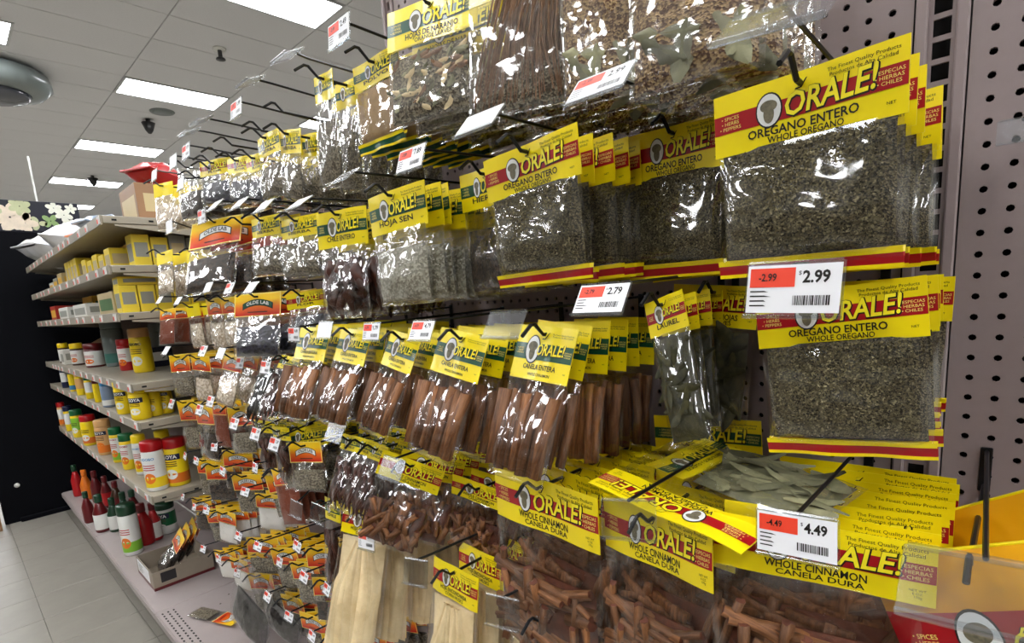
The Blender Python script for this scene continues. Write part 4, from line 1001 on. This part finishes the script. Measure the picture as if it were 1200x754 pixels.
# ------------------------------------------------------------------ goods on the seasoning shelves
PLAS = {k: mat('plastic_'+k, c, 0.32, coat=0.2) for k, c in dict(red=(176, 18, 24), green=(12, 96, 52), yellow=(246, 214, 24), tan=(222, 170, 110), navy=(24, 32, 66), blue=(70, 140, 190),
        white=(228, 228, 222), greyblue=(120, 136, 156), darkred=(96, 16, 20), dgreen=(20, 58, 36), brown=(72, 44, 26), teal=(60, 110, 100), grey=(112, 120, 118), orange=(232, 120, 30), lime=(130, 190, 50), black=(24, 24, 26)).items()}
def shaker(Z, bx, by, pw, ph, body, lab, lid, label, txt=None, tcol='white', jar=False, foot=None, name='seasoning_shaker', cat='shaker', neck=False, ymin=-0.375, group='goods on the seasoning shelves'):
    p = atz(bx, by, ZC+Z); 
    if p.y < ymin: p = CAM+(p-CAM)*((ymin-CAM.y)/(p.y-CAM.y)); p.z = ZC+Z
    if p.y > -0.06: p.y = -0.06
    dep = fwd.dot(p-CAM); r = pw*0.84/2*dep/FOC; h = ph*dep/FOC*0.98
    e = empty(name, (p.x, p.y, ZC+Z+0.0005))
    lh = h*(0.2 if not jar else 0.24)
    hb = h-lh
    if neck: prf = [(r*0.9, 0, 0), (r, h*0.03, 0), (r, h*0.52, 0), (r*0.55, h*0.72, 0), (r*0.42, hb, 0)]
    else: prf = [(r*0.92, 0, 0), (r, h*0.03, 0), (r, hb*0.95, 0), (r*0.93, hb, 0)]
    link('body', MB().lathe(prf, 18).mesh('body', PLAS[body], True), e)
    rl = r*(0.5 if neck else 0.97)
    link('lid', MB().lathe([(rl, hb, 0), (rl*1.02, hb+lh*0.1, 0), (rl*1.02, h*0.97, 0), (rl*0.93, h, 0)], 18).mesh('lid', PLAS[lid], True), e)
    z0, z1 = (hb*0.1, hb*0.88) if not neck else (h*0.08, h*0.48)
    lb = link('label', MB().lathe([(r*1.004, z0, 1), (r*1.012, z0+0.001, 1), (r*1.012, z0+(z1-z0)*0.32, 0), (r*1.012, z1, 0), (r*1.004, z1+0.001, 0)], 18).mesh('label', [PLAS[lab], PLAS[foot or lab]], True), e)
    # printed picture and text lines low on the label, turned towards the aisle and the camera
    if pw >= 13 and not neck and lab not in ('grey', 'greyblue'):
        t = MB(); zc = z0+(z1-z0)*0.3; ry = (z1-z0)*0.17
        vs_ = [(0, zc)]+[(r*0.55*math.cos(2*math.pi*q/14), zc+ry*math.sin(2*math.pi*q/14)) for q in range(14)]
        t.add([(r*1.03*math.sin(a/r), -r*1.03*math.cos(a/r), b) for a, b in vs_], [(0, q+1, (q+1) % 14+1) for q in range(14)], 0)
        for q in range(3):
            zz = z0+(z1-z0)*(0.56+0.07*q)
            t.add([(r*1.03*math.sin(a), -r*1.03*math.cos(a), zz+dz) for dz in (0, (z1-z0)*0.03) for a in (-0.6, -0.2, 0.2, 0.6)], [(0,1,5,4),(1,2,6,5),(2,3,7,6)], 1)
        t.v = [tuple(Matrix.Rotation(0.75, 3, 'Z') @ Vector(q)) for q in t.v]
        link('label_picture', t.mesh('label_picture', [PLAS['orange' if lab in ('white', 'tan') else 'white'], PLAS['red' if lab == 'white' else 'brown']]), lb)
    if txt:
        t = MB(); v, f_ = fit(txt, r*1.35, 0, 0.03); rr_ = r*1.03
        hh_ = max(b for a, b in v)*2.0; zc = z1-hh_*0.9
        if tcol == 'white':
            n = 8; vs_ = []
            for i in range(n+1):
                a = -0.95+1.9*i/n; vs_ += [(r*1.02*math.sin(a), -r*1.02*math.cos(a), zc-hh_*0.7), (r*1.02*math.sin(a), -r*1.02*math.cos(a), zc+hh_*0.7)]
            t.add(vs_, [(2*i, 2*i+2, 2*i+3, 2*i+1) for i in range(n)], 1)
        t.add([(rr_*math.sin(a/r), -rr_*math.cos(a/r), zc+b) for a, b in v], f_, 0)
        t.v = [tuple(Matrix.Rotation(0.75, 3, 'Z') @ Vector(q)) for q in t.v]
        link('lettering', t.mesh('lettering', [PLAS[tcol], PLAS['navy']]), lb)
    tag(e, label, cat, group)
S6, S5, S4, BS = -0.71, -0.403, -0.249, -1.19
for a in (
 (S6,211,567,28,57,'yellow','yellow','red','yellow seasoning shaker with red lid, nearest on the lowest raised shelf','GOYA','white',False,'orange'),
 (S6,186,573,27,60,'white','white','red','white labelled shaker with red lid at the corner of the lowest raised shelf','ADOBO','blue',False,'yellow'),
 (S6,169,555,17,48,'white','white','yellow','slim shaker with yellow lid behind the white labelled one','ADOBO','blue',False,'yellow'),
 (S6,196,548,18,46,'yellow','yellow','yellow','yellow shaker standing behind the two red lids',None,'white',False,None),
 (S6,154,549,18,43,'yellow','white','green','green lidded shaker next to the slim yellow lidded one','ADOBO','red',False,'yellow'),
 (S6,141,541,15,42,'yellow','white','green','green lidded shaker second from the slim yellow lidded one','ADOBO','red',False,'lime'),
 (S6,126,532,19,42,'tan','tan','tan','tan shaker with tan lid in the middle of the lowest raised shelf','GOYA','white',False,'orange'),
 (S6,108,521,18,36,'yellow','yellow','red','yellow shaker with red lid left of the tan shaker',None,'white',False,'orange'),
 (S6,94,512,14,33,'yellow','lime','green','green lidded yellow shaker left of the red lid',None,'white',False,'yellow'),
 (S6,84,507,10,30,'yellow','white','navy','dark lidded shaker near the far end of the lowest raised shelf',None,'white',False,'yellow'),
 (S6,76,502,9,28,'tan','white','red','red lidded shaker at the far end of the lowest raised shelf',None,'white',False,'orange'),
 (S5,149,490,20,39,'yellow','yellow','yellow','yellow seasoning can with navy name band at the shelf corner','GOYA','white',False,None),
 (S5,167,491,24,39,'yellow','yellow','yellow','yellow seasoning can with navy name band, nearest and widest','GOYA','white',False,None),
 (S5,184,487,16,38,'yellow','yellow','yellow','yellow seasoning can third along the shelf end',None,'white',False,None),
 (S5,197,484,16,37,'yellow','yellow','yellow','yellow seasoning can against the pegboard','GOYA','white',False,None),
 (S5,130,478,17,32,'greyblue','greyblue','blue','grey-blue shaker with blue lid left of the yellow cans',None,'white',False,'white'),
 (S5,117,472,10,28,'yellow','yellow','darkred','yellow shaker with dark red lid next to the blue lid',None,'white',False,None),
 (S5,108,470,11,28,'yellow','white','green','shaker with green lid on the fifth shelf',None,'white',False,'yellow'),
 (S5,98,467,12,28,'yellow','tan','tan','shaker with tan lid on the fifth shelf',None,'white',False,'yellow'),
 (S5,88,462,9,26,'yellow','yellow','navy','yellow and blue shaker with dark lid on the fifth shelf',None,'white',False,'blue'),
 (S5,79,459,9,26,'navy','white','navy','navy shaker at the far end of the fifth shelf',None,'white',False,'navy'),
 (S4,170,436,25,52,'yellow','yellow','tan','tall yellow shaker with tan lid on the fourth shelf','ADOBO','navy',False,'yellow'),
 (S4,151,434,19,37,'red','white','red','red capped bottle with white label in front of the green tin',None,'white',False,'red'),
 (S4,138,429,25,56,'grey','grey','grey','tall grey-green tin behind the red capped bottle',None,'white',False,'teal'),
 (S4,193,428,24,50,'grey','grey','grey','tall grey tin behind the tan lidded shaker',None,'white',False,'grey'),
 (S4,113,430,22,28,'darkred','white','darkred','wide jar with dark red lid and white label',None,'white',True,None),
 (S4,93,428,15,26,'brown','white','yellow','brown jar with yellow lid beside the wide red jar',None,'white',True,None),
 (S4,77,425,12,23,'brown','white','yellow','smaller brown jar with yellow lid near the cardboard box',None,'white',True,None),
 (BS,158,652,23,62,'white','white','dgreen','tall white and green bottle standing on the bottom deck',None,'white',False,'lime'),
 (BS,197,623,25,37,'white','green','dgreen','green labelled can behind the cardboard tray','GOYA','white',False,'white'),
 ): shaker(*a)
for a in (
 (BS,122,622,18,45,'darkred','white','dgreen','dark red sauce bottle nearest the deck edge'), (BS,106,612,13,38,'darkred','darkred','dgreen','dark red sauce bottle second from the deck edge'),
 (BS,137,622,15,41,'dgreen','white','dgreen','green labelled bottle between the red and the white bottle'), (BS,172,637,22,50,'red','red','darkred','bright red bottle right of the tall white bottle'),
 (BS,184,632,16,46,'red','white','darkred','bright red bottle beside the green can'), (BS,150,618,15,44,'dgreen','lime','dgreen','green bottle behind the tall white bottle'),
 (BS,93,581,12,38,'red','red','dgreen','red bottle at the far end of the deck'), (BS,104,585,13,36,'orange','orange','orange','orange bottle beside the far red bottle'),
 (BS,116,588,13,38,'darkred','darkred','darkred','maroon bottle third from the far end'), (BS,128,594,13,38,'darkred','red','darkred','maroon bottle fourth from the far end'),
 (BS,140,600,14,38,'brown','darkred','darkred','maroon bottle in the back row behind the green ones'), (BS,160,612,15,40,'darkred','brown','dgreen','dark bottle in the back row behind the bright red')):
    shaker(*a, name='sauce_bottle', cat='bottle', neck=True, group='sauce bottles on the bottom deck', ymin=-0.44)

CARTON = {k: mat('carton_'+k, c, 0.45, var=0.05, scale=8) for k, c in dict(yellow=(242, 214, 60), amber=(228, 178, 60), white=(226, 224, 216), grey=(150, 150, 140), brown=(150, 112, 78), navy=(26, 30, 52), green=(70, 110, 60), red=(170, 40, 30), tan=(196, 176, 130)).items()}
def carton(x, y, z, sx, sy, sz, c, panel, label, rz=0.0, name='carton', group='yellow cartons on the shelves', end=True):
    e = empty(name, Matrix.Translation((x, y, z+0.0005)) @ Matrix.Rotation(rz, 4, 'Z'))
    link('box_body', MB().cbox((-sx/2, -sy/2, 0), (sx/2, sy/2, sz), 0.0012).mesh('box_body', CARTON[c]), e)
    link('front_panel', MB().box((-sx*0.4, -sy/2-0.0006, sz*0.18), (sx*0.4, -sy/2-0.0001, sz*0.72)).mesh('front_panel', CARTON[panel]), e)
    link('end_panel', MB().box((sx/2+0.0001, -sy*0.38, sz*0.3), (sx/2+0.0006, sy*0.38, sz*0.75)).mesh('end_panel', CARTON[panel]), e)
    link('lid_flap', MB().box((-sx*0.49, -sy*0.49, sz+0.0001), (sx*0.49, sy*0.02, sz+0.0007)).mesh('lid_flap', CARTON[c]), e)
    tag(e, label, 'box', group)
z3 = ZC+0.028; z2 = ZC+0.207
for k in range(5):
    carton(-2.60, -0.345+0.062*k, z3, 0.09, 0.058, 0.105, 'yellow', 'grey', f'upright yellow box, {ordn[k]} from the aisle at the end of the third shelf')
for k in range(2):
    carton(-2.60, -0.30+0.15*k, z3+0.1065, 0.09, 0.145, 0.032, 'yellow', 'grey', ('flat yellow box lying on top of the upright ones, aisle side', 'flat yellow box lying on top of the upright ones, pegboard side')[k])
carton(-2.85, -0.30, z3, 0.3, 0.14, 0.09, 'tan', 'green', 'wide greenish display carton behind the upright yellow boxes', group=None)
carton(-3.35, -0.33, z3, 0.34, 0.12, 0.06, 'white', 'grey', 'white open carton in the middle of the third shelf', group=None)
carton(-3.85, -0.33, z3, 0.28, 0.12, 0.06, 'white', 'grey', 'white carton second in the middle of the third shelf', group=None)
carton(-4.25, -0.33, z3, 0.2, 0.11, 0.08, 'red', 'amber', 'small red carton at the far end of the third shelf', group=None)
carton(-3.2, -0.2, z3, 0.3, 0.12, 0.12, 'grey', 'yellow', 'grey pack standing behind the white open carton', group=None)
carton(-4.0, -0.2, z3, 0.3, 0.1, 0.12, 'amber', 'green', 'amber pack standing behind the second white carton', group=None)
for k in range(4):
    carton(-2.62, -0.27+0.065*k, z2, 0.09, 0.06, 0.125-0.01*(k % 2), 'yellow' if k < 2 else 'grey', 'grey' if k < 2 else 'tan', f'tall carton, {ordn[k]} from the aisle at the end of the second shelf')
for k in range(5):
    carton(-2.80-0.13*k, -0.31, z2, 0.10, 0.07, 0.075 if k % 2 else 0.09, 'yellow', 'tan', f'yellow carton by the rail of the second shelf, {ordn[k]} from its near end')
for k in range(3):
    carton(-2.80-0.2*k, -0.18, z2, 0.16, 0.09, 0.135, 'amber' if k else 'yellow', 'grey', f'tall amber carton behind the rail row, {ordn[k]} from the near end')
for k in range(4):
    carton(-3.55-0.09*k, -0.3, z2, 0.075, 0.09, 0.12, 'yellow', 'tan', f'upright yellow carton in the middle of the second shelf, {ordn[k]} from the right')
for k in range(3):
    carton(-4.05-0.18*k, -0.3, z2, 0.15, 0.1, 0.08-0.015*k, ('tan', 'grey', 'white')[k], 'amber', ('tan', 'grey', 'white')[k]+' low carton near the far end of the second shelf')
carton(-3.25, -0.16, ZC+S4, 0.05, 0.2, 0.1, 'navy', 'white', 'navy carton with white print between the tins', group=None)
# cardboard display box tilted open on the fourth shelf, made of a tray and two flaps
e = empty('cardboard_box', Matrix.Translation((-4.05, -0.16, ZC+S4+0.0005)))
link('tray', MB().cbox((-0.24, -0.1, 0), (0.24, 0.1, 0.1), 0.002).mesh('tray', CARTON['brown']), e)
for s_ in (-1, 1): link('flap', MB().add([(-0.24, 0, 0.155), (0.24, 0, 0.155), (0.24, s_*0.13, 0.085), (-0.24, s_*0.13, 0.085), (-0.24, 0, 0.152), (0.24, 0, 0.152), (0.24, s_*0.13, 0.082), (-0.24, s_*0.13, 0.082)], [(0,1,2,3),(7,6,5,4),(0,4,5,1),(2,6,7,3),(1,5,6,2),(0,3,7,4)]).mesh('flap', CARTON['brown']), e)
tag(e, 'brown cardboard display box with roof-like flaps behind the jars', 'box')
carton(-4.35, -0.33, ZC+S4, 0.12, 0.09, 0.09, 'white', 'grey', 'small white carton at the far end of the fourth shelf', group=None)

# things on top of the topmost shelf
ztop = ZC+0.388
def lump(name, x, y, z, w, h, T, M, label, cat, rz=0.0, seed=1, rx=1.45):
    e = empty(name, Matrix.Translation((x, y, z)) @ Matrix.Rotation(rz, 4, 'Z') @ Matrix.Rotation(rx, 4, 'X'))
    link('pouch', pillow(w, h/2, -h/2, T, seed, 14, 14, 0.02, 1.0, 0.0, nsc=12).mesh('pouch', M, True), e)
    link('seal_strip', MB().cbox((-w/2, -0.004, h/2-0.002), (w/2, 0.004, h/2+0.015), 0.001).mesh('seal_strip', M), e)
    tag(e, label, cat)
CLOUDY = mat('cloudy_plastic', (206, 208, 212), 0.25, coat=0.5, var=0.08, scale=20, bump=0.4, bscale=40)
lump('plastic_bag', -4.55, -0.3, ztop+0.09, 0.3, 0.26, 0.11, CLOUDY, 'cloudy white plastic bag at the far end of the top shelf', 'bag', 0.3, 3)
lump('plastic_bag', -4.1, -0.24, ztop+0.09, 0.4, 0.26, 0.12, CLOUDY, 'cloudy white plastic bag second on the top shelf', 'bag', -0.2, 5)
lump('candy_bag', -3.55, -0.26, ztop+0.045, 0.14, 0.14, 0.04, PLAS['orange'], 'small orange bag on the top shelf', 'bag', 0.2, 7)
lump('candy_bag', -3.3, -0.25, ztop+0.075, 0.16, 0.16, 0.05, PLAS['greyblue'], 'pale blue bag on the top shelf before the floral banner', 'bag', 0.2, 8)
carton(-2.78, -0.13, ztop, 0.26, 0.22, 0.16, 'brown', 'tan', 'brown cardboard box on the near end of the top shelf', group=None, name='cardboard_box')
lump('candy_bag', -2.78, -0.13, ztop+0.16+0.062, 0.16, 0.15, 0.055, PLAS['red'], 'round red bag sitting on the brown cardboard box', 'bag', 0.5, 9)

# cardboard tray with packets on the bottom deck
TX0, TX1, TY0, TY1, TH = -2.98, -2.70, -0.415, -0.17, 0.085
zb = ZC+BS
CARD = mat('tray_grey_card', (150, 138, 122), 0.6, var=0.06, scale=20)
e = empty('cardboard_tray', ((TX0+TX1)/2, (TY0+TY1)/2, zb)); inv = Matrix.Translation((-(TX0+TX1)/2, -(TY0+TY1)/2, -zb))
for a, b in (((TX0, TY0, zb+0.001), (TX1, TY0+0.004, zb+TH)), ((TX0, TY1-0.004, zb+0.001), (TX1, TY1, zb+TH)), ((TX0, TY0+0.004, zb+0.001), (TX0+0.004, TY1-0.004, zb+TH)), ((TX1-0.004, TY0+0.004, zb+0.001), (TX1, TY1-0.004, zb+TH))):
    link('side_panel', MB().box(a, b).mesh('side_panel', CARD), e, inv)
link('tray_bottom', MB().box((TX0+0.004, TY0+0.004, zb+0.001), (TX1-0.004, TY1-0.004, zb+0.005)).mesh('tray_bottom', CARD), e, inv)
link('red_trim', MB().box((TX0, TY0-0.0007, zb+0.001), (TX1+0.0007, TY0, zb+0.014)).box((TX1, TY0, zb+0.001), (TX1+0.0007, TY1, zb+0.014)).mesh('red_trim', PLAS['darkred']), e, inv)
sl = link('shipping_label', MB().box((TX0+0.02, TY0-0.0012, zb+0.02), (TX1-0.06, TY0-0.0002, zb+TH-0.006)).mesh('shipping_label', PAPER), e, inv)
lt = MB()
for k in range(5): lt.add([(TX0+0.035, TY0-0.0016, zb+0.03+0.009*k), (TX0+0.035+0.12*(0.6+0.4*((k*37) % 5)/5), TY0-0.0016, zb+0.03+0.009*k), (TX0+0.1, TY0-0.0016, zb+0.033+0.009*k), (TX0+0.035, TY0-0.0016, zb+0.033+0.009*k)], [(0, 1, 2, 3)], 0)
link('lettering', lt.mesh('lettering', INK), sl)
link('barcode_panel', MB().box((TX1+0.0001, TY0+0.03, zb+0.03), (TX1+0.0006, TY0+0.09, zb+0.075)).mesh('barcode_panel', PLAS['black']), e, inv)
tag(e, 'grey cardboard tray with white shipping label on the bottom deck', 'tray')
for k in range(4):
    P0 = Vector((-2.76-0.01*k, -0.26+0.03*k, zb+0.20+0.012*k)); P1 = P0+Vector((-0.03, -0.11+0.01*k, -0.15))
    lay('orange_dark', k % 2, P0, P1, Vector((1, -0.15, 0.0)), 'spice_bag', ('frontmost', 'second', 'third', 'rearmost')[k]+' dark spice bag with orange header leaning out of the cardboard tray', s=0.95)
# loose packet and black bag on the deck
lay('orange_grey', 1, Vector((-2.13, -0.27, zb+0.012)), Vector((-2.36, -0.36, zb+0.012)), Vector((0.35, -1, 0.02)), 'spice_packet', 'yellow packet fallen flat on the bare perforated deck', 'packet', s=0.55)
BLKF = film_mat('dark_film', tint=(0.75, 0.75, 0.78), base=0.05, k=1.0, bump=0.6, bscale=24, rough=0.1)
for i, (p, q, s) in enumerate(((at(300,668,-0.28), at(292,742,-0.31), 1.5), (at(335,690,-0.25), at(330,742,-0.27), 1.3))):
    lay('blackbag', i, p, q, Vector((1, 0.1, 0.0)), 'dried_fruit_bag', ('large black dried fruit bag hanging just above the bare deck', 'smaller black dried fruit bag right of the large one')[i], s=s)

# ------------------------------------------------------------------ dark display with floral banner at the aisle end
DNAVY = mat('display_black', (9, 10, 15), 0.8, var=0.2, scale=3, spec=0.1)
e = empty('display_panel', (-5.0, -0.4, 0))
link('panel', MB().cbox((-0.06, -0.38, 0.0), (0.0, 0.75, ZC+0.64), 0.004).mesh('panel', DNAVY), e)
link('foot', MB().cbox((-0.1, -0.30, 0.0), (0.03, 0.75, 0.03), 0.004).mesh('foot', DNAVY), e)
ban = link('floral_banner', MB().cbox((-0.05, -0.40, ZC+0.642), (-0.01, 0.36, ZC+0.85), 0.004).mesh('floral_banner', mat('banner_navy', (14, 16, 34), 0.6, var=0.2, scale=6)), e)
PET = [mat('petal_cream', (222, 206, 186), 0.7, var=0.12, scale=20), mat('petal_white', (228, 228, 214), 0.7, var=0.08, scale=20), mat('leaf_print', (134, 160, 104), 0.7, var=0.15, scale=20), mat('petal_sage', (186, 190, 150), 0.7, var=0.12, scale=20)]
def flower(y, z, R, n, mi, ph):
    mb = MB()
    for k in range(n):
        a = ph+2*math.pi*k/n; cy, cz = y+R*0.55*math.cos(a), z+R*0.55*math.sin(a)
        pts = []
        for q in range(10):
            t = 2*math.pi*q/10; u, v = R*0.5*math.cos(t), R*0.34*math.sin(t)
            pts.append((-0.0085+0.0002*k, cy+u*math.cos(a)-v*math.sin(a), min(ZC+0.846, max(ZC+0.647, cz+u*math.sin(a)+v*math.cos(a)))))
        mb.add(pts, [tuple(range(10))])
    link('printed_flower', mb.mesh('printed_flower', PET[mi]), ban)
for a in ((-0.02,.735,.10,6,0,0.2), (-0.13,.80,.08,6,3,0.6), (0.05,.70,.07,5,0,1.2), (0.04,.81,.06,6,3,0.4), (0.12,.70,.05,3,3,2.1), (0.22,.81,.045,5,1,0.3), (0.27,.765,.05,5,1,0.9), (0.315,.81,.035,5,1,0.1),
          (0.29,.71,.035,5,1,0.7), (0.19,.72,.05,4,2,0.9), (0.33,.70,.02,4,1,0.9), (-0.28,.75,.09,6,0,0.9)):
    flower(a[0], ZC+a[1], a[2], a[3], a[4], a[5])
pz = at(43,237,-0.3)
link('sign_pole', MB().tube([(-0.03, 0.14, ZC+0.85), (-0.03, 0.14, ZC+1.15)], 0.006, 8).mesh('sign_pole', PLAS['white']), e)
link('knob', MB().lathe([(0.012, 0.0, 0), (0.016, 0.004, 0), (0.014, 0.012, 0)], 12).mesh('knob', PLAS['white'], True), e, Matrix.Translation((0.001, -0.28, ZC-1.08)) @ Matrix.Rotation(math.pi/2, 4, 'Y'))
tag(e, 'tall black display panel topped by a navy floral banner at the aisle end', 'display')
carton(-5.0, -0.92, 0.0, 0.25, 0.24, 0.09, 'brown', 'grey', 'brown box on the floor left of the black display', group=None, name='cardboard_box')

# ------------------------------------------------------------------ ceiling details
wm = PLAS['white']; dk = PLAS['black']
def ceiling_thing(name, px, py, parts, label, cat):
    p = atz(px, py, CEIL); e = empty(name, (p.x, p.y, CEIL))
    for nm, prf, M in parts: link(nm, MB().lathe(prf, 20).mesh(nm, M, True), e)
    tag(e, label, cat)
ceiling_thing('ceiling_dome', -14, 80, [('housing', [(0.42, 0.0, 0), (0.52, -0.04, 0), (0.55, -0.16, 0), (0.47, -0.24, 0), (0.36, -0.26, 0)], PLAS['grey']), ('lens', [(0.34, -0.262, 0), (0.30, -0.31, 0), (0.16, -0.35, 0)], mat('smoked_lens', (70, 72, 78), 0.15))], 'round grey ceiling fixture with a smoked lens cut by the left edge', 'ceiling fixture')
ceiling_thing('sprinkler', 257, 57, [('escutcheon', [(0.07, 0.0, 0), (0.06, -0.02, 0)], wm), ('stem', [(0.022, -0.02, 0), (0.022, -0.1, 0)], dk), ('deflector', [(0.045, -0.1, 0), (0.05, -0.115, 0)], dk)], 'sprinkler head in the ceiling between the first two lights', 'sprinkler')
ceiling_thing('ceiling_camera', 173, 140, [('mount', [(0.03, 0.0, 0), (0.03, -0.05, 0)], dk), ('cone', [(0.09, -0.05, 0), (0.05, -0.16, 0), (0.02, -0.2, 0)], dk)], 'small dark cone hanging from the ceiling above the third light', 'camera')
ceiling_thing('ceiling_camera', 108, 206, [('mount', [(0.03, 0.0, 0), (0.03, -0.05, 0)], dk), ('cone', [(0.09, -0.05, 0), (0.05, -0.16, 0), (0.02, -0.2, 0)], dk)], 'tiny dark cone on the ceiling beside the fourth light', 'camera')
ceiling_thing('ceiling_speaker', 190, 131, [('ring', [(0.16, 0.0, 0), (0.15, -0.012, 0)], PLAS['grey']), ('grille', [(0.13, -0.012, 0), (0.12, -0.02, 0)], PLAS['grey'])], 'round flush speaker in the ceiling below the second light', 'speaker')

# unseen shelving across the aisle, behind the camera, added to darken film reflections
OPP = mat('opposite_goods', (110, 84, 66), 0.7, rgb2=(60, 54, 50), scale=5)
opp = struct('wall_opposite', MB().box((-8, -3.0, 0.14), (4, -2.9, 1.85)).mesh('wall_opposite', OPP))
for k in range(5):
    o = link('shelf_board', MB().cbox((-8, -2.9, 0.15+0.4*k), (4, -2.5, 0.18+0.4*k), 0.003).mesh('shelf_board', STEEL), opp)
